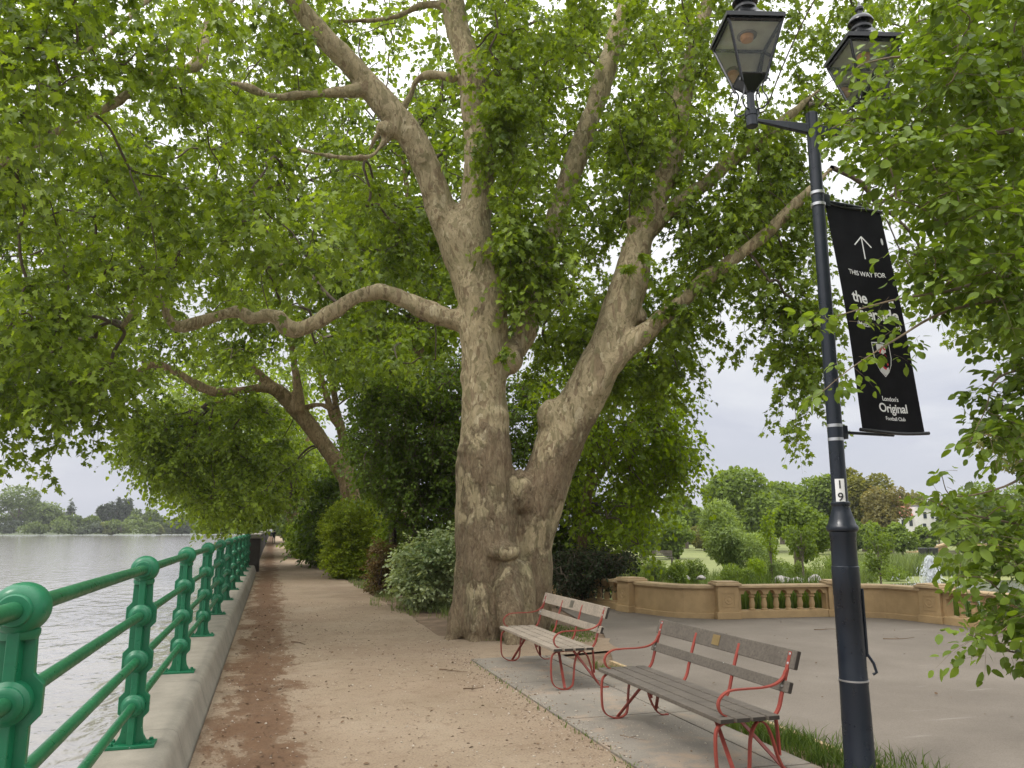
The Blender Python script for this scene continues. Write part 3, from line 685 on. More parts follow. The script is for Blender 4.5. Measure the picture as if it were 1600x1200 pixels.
# paving slabs under the benches
slabs = MB(); ys = [10.25, 8.55, 6.85, 5.15, 3.45, 1.75, 0.05]
for y1, y0 in zip(ys[:-1], ys[1:]):
    slabs.box((3.02, (y0 + y1) / 2, -0.03), (0.985, y1 - y0 - 0.02, 0.088), bev=0.006)
    slabs.box((3.645, (y0 + y1) / 2 - 0.03, -0.031), (0.23, y1 - y0 - 0.02, 0.088), bev=0.006)
pv = slabs.build('pavement', MAT['slab']); pv['kind'] = 'structure'

# river and its far bank
mb = MB(); mb.add([(-1500, -60, WATER_Z), (-0.95, -60, WATER_Z), (-0.95, 1500, WATER_Z), (-1500, 1500, WATER_Z)], [(0, 1, 2, 3)])
r_ = mb.build('river', MAT['river']); r_['kind'] = 'structure'
fb = [G(px, py, WATER_Z)[:2] for px, py in ((-500, 838.5), (-200, 837), (0, 835.6), (100, 835.2), (200, 834.8), (300, 834.4), (420, 834))]
mb = MB(); V = []; n = len(fb)
for q in fb:
    d = np.array([q[0], q[1]]) / np.linalg.norm(q)
    for dist, z in ((0, WATER_Z - 0.1), (2.5, WATER_Z + 0.5), (8, WATER_Z + 1.6), (80, 1.4), (900, 3.0)):
        V.append((*(q + d * dist), z + (0.3 * mnoise.noise(Vector((q[0], q[1], dist))) if 0 < dist < 50 else 0)))
mb.add(V, [(i * 5 + k, (i + 1) * 5 + k, (i + 1) * 5 + k + 1, i * 5 + k + 1) for i in range(n - 1) for k in range(4)], True)
b_ = mb.build('far_bank_land', plain('bank_grass', (0.075, 0.095, 0.04), 0.9, var=0.25, scale=0.08)); b_['kind'] = 'structure'

# river wall with its coping
END_Y = 33.0
w_root = thing('river_wall', 'low pale concrete coping wall along the river edge of the path, carrying the green railing', 'wall', (-0.8, 3, 0))
mb = MB(); mb.box((-0.75, (END_Y - 6) / 2, -1.12), (0.42, END_Y + 6, 2.2)); mb.build('river_face', MAT['river_wall'], w_root, True)
prof = [(-1.05, 0.0), (-1.05, 0.235), (-1.03, 0.25), (-0.64, 0.25), (-0.60, 0.243), (-0.568, 0.22), (-0.55, 0.17), (-0.52, 0.07), (KERB_X - 0.01, -0.04)]
yj = np.arange(-5.0, END_Y + 0.1, 1.9)
for y0, y1 in zip(yj[:-1], yj[1:]):
    mb = MB(); ny = 8; V = []
    for i in range(ny):
        y = y0 + 0.003 + (y1 - y0 - 0.006) * i / (ny - 1)
        for (x, z) in prof:
            V.append((x + 0.0025 * mnoise.noise(Vector((x * 5, y * 3, z * 9))), y, z + 0.0015 * mnoise.noise(Vector((x * 5, y * 3, 4)))))
    k = len(prof)
    Fs = [(i * k + j, (i + 1) * k + j, (i + 1) * k + j + 1, i * k + j + 1) for i in range(ny - 1) for j in range(k - 1)]
    mb.add(V, Fs, True); mb.add(V[:k], [tuple(range(k))]); mb.add(V[-k:], [tuple(range(k))[::-1]]); mb.build('coping_stone', MAT['concrete'], w_root, True)

# litter on the path and plaza: twigs, dry leaves, crumbs nobody could count
lt = Crown(); n = 900
xy = np.column_stack([np.concatenate([RNG.normal(-0.05, 0.33, 1300), RNG.uniform(-0.4, 2.6, 700), RNG.uniform(4.4, 10, 150)]), np.concatenate([3 + 25 * RNG.random(1300) ** 1.5, 3 + 16 * RNG.random(700), 4.5 + 9 * RNG.random(150)])])
xy = xy[(xy[:, 0] > KERB_X + 0.04)]; n = len(xy); p3 = np.column_stack([xy, np.full(n, 0.006)])
lt.leaves(p3, rand_unit(n) * np.array([1, 1, 0.08]), unit(np.array([0, 0, 1.0]) + RNG.normal(size=(n, 3)) * 0.25), 0.012 + 0.035 * RNG.random(n) ** 2.5, 'ovate', 0.3, -0.3)
o = link_mesh('leaf_litter', np_mesh('leaf_litter', np.vstack(lt.lv), [np.vstack(lt.lf)]), MAT['litter']); o['kind'] = 'stuff'; o['label'] = 'scattered dry leaf bits on the gravel path and plaza'
# loose gravel on the path
n = 7000; t_ = RNG.random(n); gxy = np.column_stack([RNG.uniform(KERB_X + .05, 2.62, n), 4.2 + 15 * t_ ** 1.7]); keep = np.array([mnoise.noise(Vector((x * 1.1, y * 0.9, 4))) + 0.3 * RNG.normal() > -0.1 for x, y in gxy]); gxy = gxy[keep]
gxy = np.vstack([gxy, np.column_stack([RNG.normal(2.42, 0.16, 1500), 4.3 + 7 * RNG.random(1500)]), np.column_stack([RNG.uniform(2.55, 3.6, 260), 4.5 + 5.5 * RNG.random(260)])]); n = len(gxy)
ov = np.array([(1, 0, 0), (-1, 0, 0), (0, 1, 0), (0, -1, 0), (0, 0, 1), (0, 0, -1)], float); of = np.array([(0, 2, 4), (2, 1, 4), (1, 3, 4), (3, 0, 4), (2, 0, 5), (1, 2, 5), (3, 1, 5), (0, 3, 5)])
sz = (0.004 + 0.011 * RNG.random(n) ** 3)[:, None, None] * (0.7 + 0.6 * RNG.random((n, 1, 3))) * np.array([1, 1, 0.6]); an_ = RNG.random(n) * 6.283
vv = ov[None] * sz; c_, s_ = np.cos(an_)[:, None], np.sin(an_)[:, None]; vv = np.stack([vv[..., 0] * c_ - vv[..., 1] * s_, vv[..., 0] * s_ + vv[..., 1] * c_, vv[..., 2]], -1)
zb_ = np.where(gxy[:, 0] > 2.53, 0.0165, 0.002); vv += np.column_stack([gxy, zb_])[:, None]
o = link_mesh('gravel', np_mesh('gravel', vv.reshape(-1, 3), [(of[None] + (np.arange(n) * 6)[:, None, None]).reshape(-1, 3)], True), MAT['gravel']); o['kind'] = 'stuff'; o['label'] = 'loose small stones on the path and paving edge'
def fallen_stick(x, y, L, a, label):
    mb = MB(); pts = [Vector((x, y, 0.012))]; 
    for i in range(5):
        a += random.uniform(-0.5, 0.5); pts.append(pts[-1] + Vector((math.cos(a), math.sin(a), random.uniform(-0.02, 0.03))) * L / 5); pts[-1].z = max(0.008, pts[-1].z)
    mb.tube(catmull(pts, 3), np.linspace(0.007, 0.003, 16), 5)
    b = pts[2]; mb.tube([b, b + Vector((math.cos(a + 1), math.sin(a + 1), 0.1)) * L * 0.25], [0.004, 0.002], 5)
    tag(mb.build('fallen_stick', MAT['litter']), label, 'stick', 'fallen sticks')
for px, py, L, lab in ((478, 1003, 0.42, 'thin dark fallen stick lying in the middle of the gravel path'), (712, 1046, 0.40, 'crooked dark fallen stick on the gravel beside the corner of the paving'), (740, 1077, 0.22, 'short dark fallen stick on the gravel, next below the crooked one near the paving'),
                       (990, 1150, 0.24, 'small crooked dark twig lying on the paving slab in front of the dark bench'), (1292, 984, 0.5, 'thin dark fallen stick on the grey plaza left of the lamp post'), (1405, 998, 0.6, 'thin dark fallen stick on the grey plaza right of the lamp post')):
    q = G(px, py); fallen_stick(q[0] - L / 2, q[1], L, random.uniform(-0.7, 0.5), lab)

# thin summer haze over the whole place, sky outside
hz_m = bpy.data.materials.new('haze_air'); hz_m.use_nodes = True; hn = hz_m.node_tree; hn.nodes.remove(hn.nodes['Principled BSDF'])
pvn = hn.nodes.new('ShaderNodeVolumePrincipled'); pvn.inputs['Color'].default_value = (0.92, 0.94, 1.0, 1); pvn.inputs['Density'].default_value = 0.00026; pvn.inputs['Anisotropy'].default_value = 0.2
hn.links.new(pvn.outputs[0], hn.nodes['Material Output'].inputs['Volume'])
mb = MB(); mb.box((0, 640, 28.0), (3400, 1500, 62)); hz_o = mb.build('haze', hz_m); hz_o['kind'] = 'stuff'; hz_o['label'] = 'faint summer haze over the river and park'
SC.cycles.volume_bounces = 0
# ------------------------------------------------------------------ the green railing
RAIL_X = -0.81; Z0 = 0.25
POST_Y = [3.17 + 2.8 * i for i in range(11)]
RAIL_Z = [Z0 + h for h in (1.13, 0.83, 0.54, 0.26)]
rail_root = thing('railing', 'bright green cast iron railing with four round rails along the river wall', 'railing', (RAIL_X, POST_Y[0], Z0))
def shaft_mb():
    mb = MB()
    # web: flat face along the rail direction, widening into eyes where rails pass; faces: (half width x, z)
    out = [(0.105, 0.02), (0.092, 0.035), (0.07, 0.075), (0.062, 0.12), (0.062, 0.175)]
    for hz in (0.26, 0.54, 0.83):
        out += [(0.062, hz - 0.085), (0.094, hz - 0.05), (0.094, hz + 0.05), (0.062, hz + 0.085)]
    out += [(0.058, 1.05), (0.058, 1.10)]
    pts = [(x, z) for x, z in out] + [(-x, z) for x, z in out[::-1]]
    n = len(pts); T = 0.017
    v = [(x, -T, z) for x, z in pts] + [(x, T, z) for x, z in pts]
    f = [(i, (i + 1) % n, n + (i + 1) % n, n + i) for i in range(n)]
    h = len(out)
    for i in range(h - 1):      # faces as strips between left and right outline
        f.append((i, i + 1, n - 2 - i, n - 1 - i)[::-1]); f.append((n + i, n + i + 1, n + n - 2 - i, n + n - 1 - i))
    mb.add(v, f)
    for s in (-1, 1):           # the raised rib down each face, bevelled
        w0, w1, d0, d1 = 0.024, 0.019, 0.015, 0.066
        prof = [(-w0, d0), (-w0, d0 + 0.008), (-w1, d1), (w1, d1), (w0, d0 + 0.008), (w0, d0)]
        v = [(x, s * y, z) for z in (0.02, 1.08) for x, y in prof]; k = len(prof)
        mb.add(v, [(i, (i + 1) % k, k + (i + 1) % k, k + i) for i in range(k)])
    return mb
def foot_mb():
    mb = MB(); mb.box((0, 0, 0.011), (0.30, 0.155, 0.022), bev=0.004); return mb
def ball_mb():
    mb = MB(); M = Matrix.Translation((0, 0, 1.13)) @ Matrix.Rotation(math.pi / 2, 4, 'X')
    mb.lathe([(0.036, -0.100), (0.050, -0.098), (0.055, -0.091), (0.055, -0.080), (0.066, -0.076), (0.079, -0.062), (0.086, -0.040), (0.0885, -0.012), (0.0885, 0.012), (0.086, 0.040), (0.079, 0.062), (0.066, 0.076), (0.055, 0.080), (0.055, 0.091), (0.050, 0.098), (0.036, 0.100)], M=M, seg=30)
    mb.lathe([(0.06, 1.03), (0.066, 1.045), (0.066, 1.06), (0.055, 1.07)], seg=20)
    return mb
def eye_mb(hz):
    M = Matrix.Translation((0, 0, hz)) @ Matrix.Rotation(math.pi / 2, 4, 'X')
    mb = MB(); mb.lathe([(0.038, -0.100), (0.052, -0.097), (0.058, -0.090), (0.058, -0.076), (0.072, -0.066), (0.072, 0.066), (0.058, 0.076), (0.058, 0.090), (0.052, 0.097), (0.038, 0.100)], M=M, seg=26)
    return mb
def bolt_mb(x, y):
    mb = MB(); mb.lathe([(0.019, 0.022), (0.019, 0.026), (0.014, 0.026), (0.014, 0.036), (0.010, 0.040), (0.0005, 0.041)], (x, y, 0), seg=6, smooth=False); return mb
GP = MAT['green_paint']
proto = None
for i, y in enumerate(POST_Y):
    loc = (0, y - POST_Y[0], 0)
    if proto is None:
        proto = shaft_mb().build('post', GP, rail_root, bev=0.003); proto.location = loc
        kids = [foot_mb().build('base_plate', GP, proto), ball_mb().build('ball_cap', GP, proto)]
        kids += [eye_mb(h).build('rail_collar', GP, proto) for h in (0.26, 0.54, 0.83)]
        kids += [bolt_mb(x, yy).build('bolt', GP, proto) for x in (-0.115, 0.115) for yy in (-0.05, 0.05)]
    else:
        c = proto.copy(); COL.objects.link(c); c.parent = rail_root; c.location = loc
        for kd in kids:
            d = kd.copy(); COL.objects.link(d); d.parent = c
for hz, r in ((1.13, 0.031), (0.83, 0.028), (0.54, 0.028), (0.26, 0.028)):
    mb = MB(); yy = np.arange(-1.5, 33.1 - POST_Y[0] + 1.5, 0.35) - 2.0
    mb.tube([(0, y, hz + 0.0015 * math.sin(y * 1.3)) for y in np.arange(-4.5, 29.6, 0.4)], r, 16)
    mb.build('rail', MAT['rail_paint'], rail_root)
# end pier and the further rail beyond it
pier = thing('stone_pier', 'short dark stone pier with a flat cap at the far end of the green railing', 'pier', (-0.62, 33.2, 0))
mb = MB(); mb.box((-0.64, 33.2, 0.62), (0.48, 0.5, 1.3), bev=0.02); mb.build('shaft', MAT['dark_iron'], pier, True)
mb = MB(); mb.box((-0.64, 33.2, 1.31), (0.58, 0.6, 0.08), bev=0.02); mb.build('cap', MAT['concrete'], pier, True)
wall2 = thing('parapet_wall', 'long dark mossy river parapet with a pale rounded coping running on beyond the stone pier', 'wall', (-0.72, 34, 0))
mb = MB(); mb.box((-0.72, 120, 0.10), (0.34, 172, 2.4)); mb.build('wall_face', MAT['dark_iron'], wall2, True)
mb = MB(); mb.box((-0.72, 120, 1.36), (0.44, 172.1, 0.10), bev=0.03); mb.build('coping', MAT['concrete'], wall2, True)
# ------------------------------------------------------------------ street lamp with two lanterns
LB = G(1345, 1213); LH = hdist(LB)
lamp = thing('street_lamp', 'tall dark blue-black iron lamp post with two square glass lanterns, beside the grey plaza', 'street lamp', tuple(LB))
BP = MAT['black_paint']
def lz(py, px=1320):      # height at which the post is seen at image row py
    return P(px, py, LH)[2]
zt = lz(178, 1268); zc = lz(818, 1321); zf = lz(795, 1318)
mb = MB(); mb.lathe([(0.113, -0.05), (0.113, 0.02), (0.101, 0.05), (0.098, 0.4), (0.094, 0.62)], seg=32)
mb.lathe([(0.097, 0.60), (0.097, 0.625), (0.093, 0.64), (0.091, zc - 0.50), (0.093, zc - 0.495), (0.093, zc - 0.30), (0.088, zc - 0.295), (0.087, zc - 0.10), (0.091, zc - 0.09), (0.091, zc - 0.06), (0.106, zc - 0.05), (0.110, zc - 0.035), (0.106, zc - 0.018), (0.097, zc - 0.008), (0.085, zc + 0.03), (0.070, zc + 0.075), (0.060, zc + 0.12), (0.062, zc + 0.125), (0.066, zc + 0.132), (0.066, zc + 0.148), (0.058, zc + 0.155), (0.054, zc + 0.16)], seg=36)
base = mb.build('base_column', BP, lamp)
mb = MB(); mb.tube([(0, 0, 0.60), (0.105, 0.004, 0.60)], 0.004, 6)
mb = MB(); a0 = math.atan2(-(RT * 0.6 - HD * 0.4)[1], 0)
sd = Vector((RT * 0.86 - HD * 0.35).tolist()).normalized()
for off, z0, z1 in ((0.098, 0.78, zc - 0.45), ):
    mb.tube([sd * off + Vector((0, 0, z)) for z in np.linspace(z0, z1, 12)], 0.011, 8)
    mb.tube([sd * 0.098 + Vector((0, 0, 0.80)), sd * 0.135 + Vector((0, 0, 0.74)), sd * 0.15 + Vector((0, 0, 0.68)), sd * 0.125 + Vector((0, 0, 0.665))], 0.010, 8)
mb.build('hinge_rod', BP, lamp)
mb = MB(); mb.lathe([(0.0535, zc + 0.155), (0.0535, zc + 0.7), (0.050, zc + 1.2), (0.047, zt - 0.9), (0.046, zt - 0.88), (0.0455, zt), (0.040, zt + 0.004)], seg=28)
mb.build('shaft', BP, lamp)
mb = MB(); mb.lathe([(0.0935, 0.615), (0.0995, 0.617), (0.0995, 0.627), (0.0935, 0.629)], seg=32); mb.build('cable_tie', MAT['steel_band'], base)
zb1, zb2 = lz(675, 1312), lz(312, 1283)
for zz in (zb1 + 0.045, zb1 - 0.055, zb2 + 0.05, zb2 - 0.045):
    mb = MB(); mb.lathe([(0.05, zz - 0.012), (0.0545, zz - 0.011), (0.0545, zz + 0.011), (0.05, zz + 0.012)], seg=28); mb.build('clamp_band', MAT['steel_band'], lamp)
# number plate facing the path
npd = Vector((-RT * 0.30 - HD * 0.95).tolist()); npd.z = 0; npd.normalize()
zn = lz(768, 1313); R_ = 0.0560
pl = MB(); nw = 7; V = []; ang0 = math.atan2(npd.y, npd.x)
for i in range(nw):
    a = ang0 + (i / (nw - 1) - 0.5) * 0.035 * 2 / R_ * 0.9
    for r in (R_, R_ + 0.003):
        for z in (zn - 0.088, zn + 0.088): V.append((r * math.cos(a), r * math.sin(a), z))
f = []
for i in range(nw - 1):
    b = i * 4
    f += [(b + 2, b + 6, b + 7, b + 3), (b, b + 1, b + 5, b + 4), (b + 1, b + 3, b + 7, b + 5), (b, b + 4, b + 6, b + 2)]
f += [(0, 2, 3, 1), ((nw - 1) * 4, (nw - 1) * 4 + 1, (nw - 1) * 4 + 3, (nw - 1) * 4 + 2)]
pl.add(V, f); plate = pl.build('number_plate', MAT['white_plate'], lamp)
def text_mesh(body, size, align='CENTER', extrude=0.0, spacing=1.0, bold=0.0):
    cu = bpy.data.curves.new('lettering', 'FONT'); cu.body = body; cu.size = size; cu.align_x = align; cu.align_y = 'CENTER'; cu.extrude = extrude; cu.space_character = spacing; cu.resolution_u = 4; cu.offset = bold
    o = bpy.data.objects.new('lettering', cu); COL.objects.link(o)
    dg = bpy.context.evaluated_depsgraph_get(); me = bpy.data.meshes.new_from_object(o.evaluated_get(dg)); bpy.data.objects.remove(o); return me
def oriented(xd, yd, zd, loc):
    return Matrix.Translation(loc) @ Matrix((Vector(xd), Vector(yd), Vector(zd))).transposed().to_4x4()
tx = Vector((0, 0, 1)).cross(npd)
for ch, dz in (('1', 0.045), ('9', -0.043)):
    me = text_mesh(ch, 0.082, extrude=0.0012, bold=0.001); me.transform(oriented(tx, (0, 0, 1), npd, npd * (R_ + 0.0042) + Vector((0, 0, zn + dz))))
    link_mesh('numeral', me, MAT['ink'], plate, False)
# cross arm
AX = Vector((RT * 0.985 - HD * 0.16).tolist()).normalized(); AX = -AX      # towards the near, left lantern
AX = Vector((-RT * 0.97 - HD * 0.24).tolist()).normalized()
za = lz(203, 1270)
def arm_mb(s):
    mb = MB(); side = Vector((0, 0, 1)).cross(AX).normalized(); V = []
    for t, hh, ww in ((0.03, 0.040, 0.020), (0.22, 0.030, 0.018), (0.40, 0.016, 0.014), (0.51, 0.013, 0.013)):
        c = AX * (s * t) + Vector((0, 0, za + 0.012 * (t / 0.4)))
        V += [c + side * ww + Vector((0, 0, hh)), c - side * ww + Vector((0, 0, hh)), c - side * ww - Vector((0, 0, hh)), c + side * ww - Vector((0, 0, hh))]
    f = []
    for i in range(3):
        for k in range(4): a, b = i * 4 + k, i * 4 + (k + 1) % 4; f.append((a, b, b + 4, a + 4))
    f += [(3, 2, 1, 0), (12, 13, 14, 15)]; mb.add(V, f); return mb
for s in (1, -1): arm_mb(s).build('cross_arm', BP, lamp, bev=0.004)
def make_lantern():
    """local frame: origin at the arm end, z up, square plan turned by the arm direction"""
    L = bpy.data.objects.new('lantern', None); COL.objects.link(L); L.empty_display_size = 0.1
    K = MAT['gloss_black']
    mb = MB(); mb.lathe([(0.040, -0.055), (0.045, -0.05), (0.045, 0.03), (0.05, 0.032), (0.05, 0.075), (0.043, 0.08), (0.030, 0.085), (0.028, 0.22), (0.036, 0.23), (0.030, 0.24), (0.022, 0.26)], seg=20)
    mb.build('socket', BP, L)
    zb, zt2, wb, wt = 0.28, 0.72, 0.088, 0.205       # tapered glazed body
    mb = MB(); q = [(1, 1), (-1, 1), (-1, -1), (1, -1)]
    # dark dish closing the body below
    V = [(0.028 * x, 0.028 * y, 0.23) for x, y in q] + [((wb + 0.022) * x, (wb + 0.022) * y, zb + 0.055) for x, y in q]
    mb.add(V, [(i, (i + 1) % 4, 4 + (i + 1) % 4, 4 + i) for i in range(4)] + [(3, 2, 1, 0), (4, 5, 6, 7)]); mb.build('bottom_dish', K, L)
    fr = MB()
    for x, y in q: fr.tube([(wb * x, wb * y, zb), (wt * x, wt * y, zt2)], 0.0115, 6)
    for w, z, r in ((wt, zt2, 0.014), (wb + 0.012, zb + 0.055, 0.010)):
        for i in range(4):
            a, b = q[i], q[(i + 1) % 4]; fr.tube([(w * a[0], w * a[1], z), (w * b[0], w * b[1], z)], r, 6)
    fr.build('frame', K, L)
    for i in range(4):
        a, b = q[i], q[(i + 1) % 4]; g = MB(); z0 = zb + 0.06; w0 = wb + (wt - wb) * 0.06 / (zt2 - zb) * 1.0 + 0.0; w1 = wt
        g.add([(w0 * a[0], w0 * a[1], z0), (w0 * b[0], w0 * b[1], z0), (w1 * b[0], w1 * b[1], zt2), (w1 * a[0], w1 * a[1], zt2)], [(0, 1, 2, 3)])
        g.build('glass_pane', MAT['glass'], L)
    mb = MB(); mb.box((0, 0, zt2 + 0.012), (0.385, 0.385, 0.012)); mb.build('reflector', MAT['reflector'], L)
    mb = MB(); mb.lathe([(0.02, zt2 - 0.05), (0.045, zt2 - 0.042), (0.052, zt2 - 0.02), (0.052, zt2 + 0.004)], seg=20); mb.build('bulb', MAT['amber'], L)
    mb = MB(); mb.lathe([(0.058, zt2 - 0.006), (0.075, zt2 - 0.008), (0.078, zt2), (0.075, zt2 + 0.004)], seg=24); mb.build('bulb_ring', plain('bulb_ring', (0.28, 0.26, 0.23), 0.4), L)
    # roof: eaves, concave hip, chimney and finial
    rf = MB(); V = []; prof = [(wt + 0.022, zt2 + 0.02), (wt + 0.022, zt2 + 0.055), (wt - 0.02, zt2 + 0.075), (0.13, zt2 + 0.12), (0.085, zt2 + 0.17), (0.062, zt2 + 0.215)]
    for w, z in prof: V += [(w * x, w * y, z) for x, y in q]
    f = [(3, 2, 1, 0)]
    for j in range(len(prof) - 1): f += [(j * 4 + i, j * 4 + (i + 1) % 4, j * 4 + 4 + (i + 1) % 4, j * 4 + 4 + i) for i in range(4)]
    f.append(tuple((len(prof) - 1) * 4 + i for i in range(4))); rf.add(V, f); rf.build('roof', K, L)
    z = zt2 + 0.20
    fi = MB(); fi.lathe([(0.062, z), (0.085, z + 0.02), (0.085, z + 0.04), (0.06, z + 0.05), (0.06, z + 0.075), (0.10, z + 0.085), (0.098, z + 0.10), (0.075, z + 0.135), (0.04, z + 0.16), (0.022, z + 0.17), (0.022, z + 0.19), (0.034, z + 0.205), (0.034, z + 0.225), (0.016, z + 0.245), (0.004, z + 0.29)], seg=20); fi.build('finial', K, L)
    for k in range(4):       # S-scroll frogs from socket to the dish corners
        a = math.pi / 4 + k * math.pi / 2; dd = Vector((math.cos(a), math.sin(a), 0)); sc = MB()
        pts = [dd * r + Vector((0, 0, zz)) for r, zz in ((0.045, 0.075), (0.10, 0.07), (0.135, 0.10), (0.13, 0.15), (0.105, 0.20), (0.10, 0.25), (0.125, 0.29), (0.155, 0.29), (0.165, 0.26))]
        sc.tube(catmull(pts, 4), 0.006, 6); sc.build('scroll', K, L)
    return L
lan = make_lantern(); kids = list(lan.children)
lan.parent = lamp; lan.location = AX * 0.53 + Vector((0, 0, za + 0.012))
lrot = math.atan2(AX.y, AX.x) + math.radians(-12); lan.rotation_euler.z = lrot
l2 = lan.copy(); COL.objects.link(l2); l2.parent = lamp; l2.location = AX * -0.53 + Vector((0, 0, za + 0.012))
for k in kids:
    c = k.copy(); COL.objects.link(c); c.parent = l2

# ------------------------------------------------------------------ banner
BD = Vector((RT * 0.93 + HD * 0.36).tolist()).normalized(); BN = BD.cross(Vector((0, 0, 1))).normalized()
if BN.dot(Vector(FW.tolist())) > 0: BN = -BN
for zz, L in ((zb1, 0.56), (zb2, 0.50)):
    mb = MB(); mb.tube([BD * 0.04 + Vector((0, 0, zz)), BD * L + Vector((0, 0, zz))], 0.012, 10); mb.box((0, 0, 0), (0.07, 0.05, 0.10), M=Matrix.Translation(BD * 0.065 + Vector((0, 0, zz))) @ Matrix.Rotation(math.atan2(BD.y, BD.x), 4, 'Z'), bev=0.005); mb.build('banner_bracket', BP, lamp)
ban = thing('banner', 'black cloth banner with white lettering and shield crest hanging from the lamp post', 'banner', tuple(Vector(LB.tolist()) + BD * 0.33 + Vector((0, 0, zb1))))
BW = 0.555; zlo, zhi = zb1 + 0.012, zb2 - 0.01; BHt = zhi - zlo
def bpt(u, v, off=0.0):
    """u 0..1 across, v 0..1 upwards; bellied cloth whose foot swings away from the post"""
    sw = 0.075 * (1 - v) ** 1.7; x = 0.085 + u * BW * (1 + 0.10 * (1 - v) ** 2) + sw - 0.02 * v
    bel = 0.055 * math.sin(math.pi * min(1, max(0, v))) + 0.012 * math.sin(u * 6 + v * 3) + 0.10 * (1 - v) ** 2
    return BD * x + BN * (bel + off) + Vector((0, 0, zlo + v * BHt - 0.012 * math.sin(math.pi * u)))
nu, nv = 12, 36; mb = MB(); V = [bpt(i / nu, j / nv, s) for s in (0.0012, -0.0012) for j in range(nv + 1) for i in range(nu + 1)]
k = nu + 1; n0 = (nv + 1) * k; f = []
for j in range(nv):
    for i in range(nu):
        a = j * k + i; f.append((a, a + 1, a + k + 1, a + k)); f.append((n0 + a, n0 + a + k, n0 + a + k + 1, n0 + a + 1))
for j in range(nv):
    for i in (0, nu): a = j * k + i; f.append((a, a + k, n0 + a + k, n0 + a))
for i in range(nu):
    for j in (0, nv): a = j * k + i; f.append((a, a + 1, n0 + a + 1, n0 + a))
LBv = Vector(LB.tolist())
mb.add([v + LBv for v in V], f, True); cloth = mb.build('cloth', MAT['cloth_black'], ban, True)
mb = MB(); mb.tube([bpt(u, 0.0, 0) + LBv for u in np.linspace(-0.03, 1.06, 10)], 0.014, 10); mb.build('hem_pole', MAT['gloss_black'], ban, True)
mb = MB(); mb.tube([bpt(u, 1.0, 0) + LBv for u in np.linspace(-0.03, 1.03, 10)], 0.014, 10); mb.build('top_pole', MAT['gloss_black'], ban, True)
def print_on(me, u0, v0, name, mat, off=0.004):
    for vt in me.vertices:
        p = bpt(u0 + vt.co.x / BW, v0 + vt.co.y / BHt, off + vt.co.z) + LBv
        vt.co = p
    me.update(); return link_mesh(name, me, mat, cloth, True)
def print_poly(poly, u0, v0, name, mat, off=0.004):
    mb = MB(); n = len(poly); mb.add([(x, y, 0) for x, y in poly], [tuple(range(n))]); return print_on(mb.mesh(name), u0, v0, name, mat, off)
def vrow(py): return (lz(py, 1370) - zlo) / BHt
for body, u, py, size, al, bo in (('THIS WAY FOR', 0.52, 421, 0.054, 'CENTER', 0.0008), ('the', 0.17, 461, 0.125, 'LEFT', 0.003), ('a', 0.80, 465, 0.125, 'LEFT', 0.003), ('riverside', 0.17, 486, 0.125, 'LEFT', 0.003), ('(Match', 0.17, 504, 0.05, 'LEFT', 0.0006), ('ts)', 0.84, 505, 0.05, 'LEFT', 0.0006),
                                 ("London's", 0.53, 619, 0.047, 'CENTER', 0.001), ('Original', 0.55, 634, 0.092, 'CENTER', 0.002), ('Football Club', 0.56, 650, 0.038, 'CENTER', 0.0006)):
    print_on(text_mesh(body, size, al, bold=bo, spacing=0.95), u, vrow(py), 'lettering', MAT['print_white'])
def bar2(x0, y0, x1, y1, w):
    d = Vector((x1 - x0, y1 - y0)).normalized(); nn = Vector((-d.y, d.x)) * w / 2
    return [(x0 + nn.x, y0 + nn.y), (x0 - nn.x, y0 - nn.y), (x1 - nn.x, y1 - nn.y), (x1 + nn.x, y1 + nn.y)]
va = vrow(376)
for q in (bar2(0, -0.10, 0, 0.09, 0.010), bar2(0, 0.088, -0.075, 0.012, 0.010), bar2(0, 0.088, 0.075, 0.0, 0.010)): print_poly(q, 0.56, va, 'arrow', MAT['print_white'])
print_poly([(0.012 * math.cos(a), 0.03 * math.sin(a)) for a in np.linspace(0, 2 * math.pi, 14)[:-1]], 0.90, vrow(365), 'small_mark', MAT['print_grey'])
# crest: shield, pale centre, three red letters stepping down it
def shield(w, h):
    s = [(-w, h * 0.93), (0, h), (w, h * 0.93), (w, h * 0.1), (w * 0.86, -h * 0.3), (w * 0.5, -h * 0.72), (0, -h)]
    return s + [(-x, y) for x, y in s[5:2:-1]]
vc = vrow(556)
print_poly(shield(0.088, 0.135), 0.53, vc, 'crest_outline', MAT['print_white'], 0.003)
print_poly(shield(0.081, 0.127), 0.53, vc, 'crest_field', MAT['cloth_black'], 0.0042)
print_poly([(-0.044, 0.118), (0.044, 0.118), (0.044, -0.096), (0.0, -0.122), (-0.044, -0.096)], 0.53, vc, 'crest_panel', MAT['print_grey'], 0.0054)
for ch, x, y in (('F', 0.004, 0.066), ('F', 0.004, 0.012), ('C', 0.006, -0.042)):
    me = text_mesh(ch, 0.085, bold=0.004); me.transform(Matrix.Rotation(math.radians(-38), 4, 'Z')); me.transform(Matrix.Translation((x, y, 0)))
    print_on(me, 0.53, vc, 'crest_letter', MAT['print_red'], 0.0066)

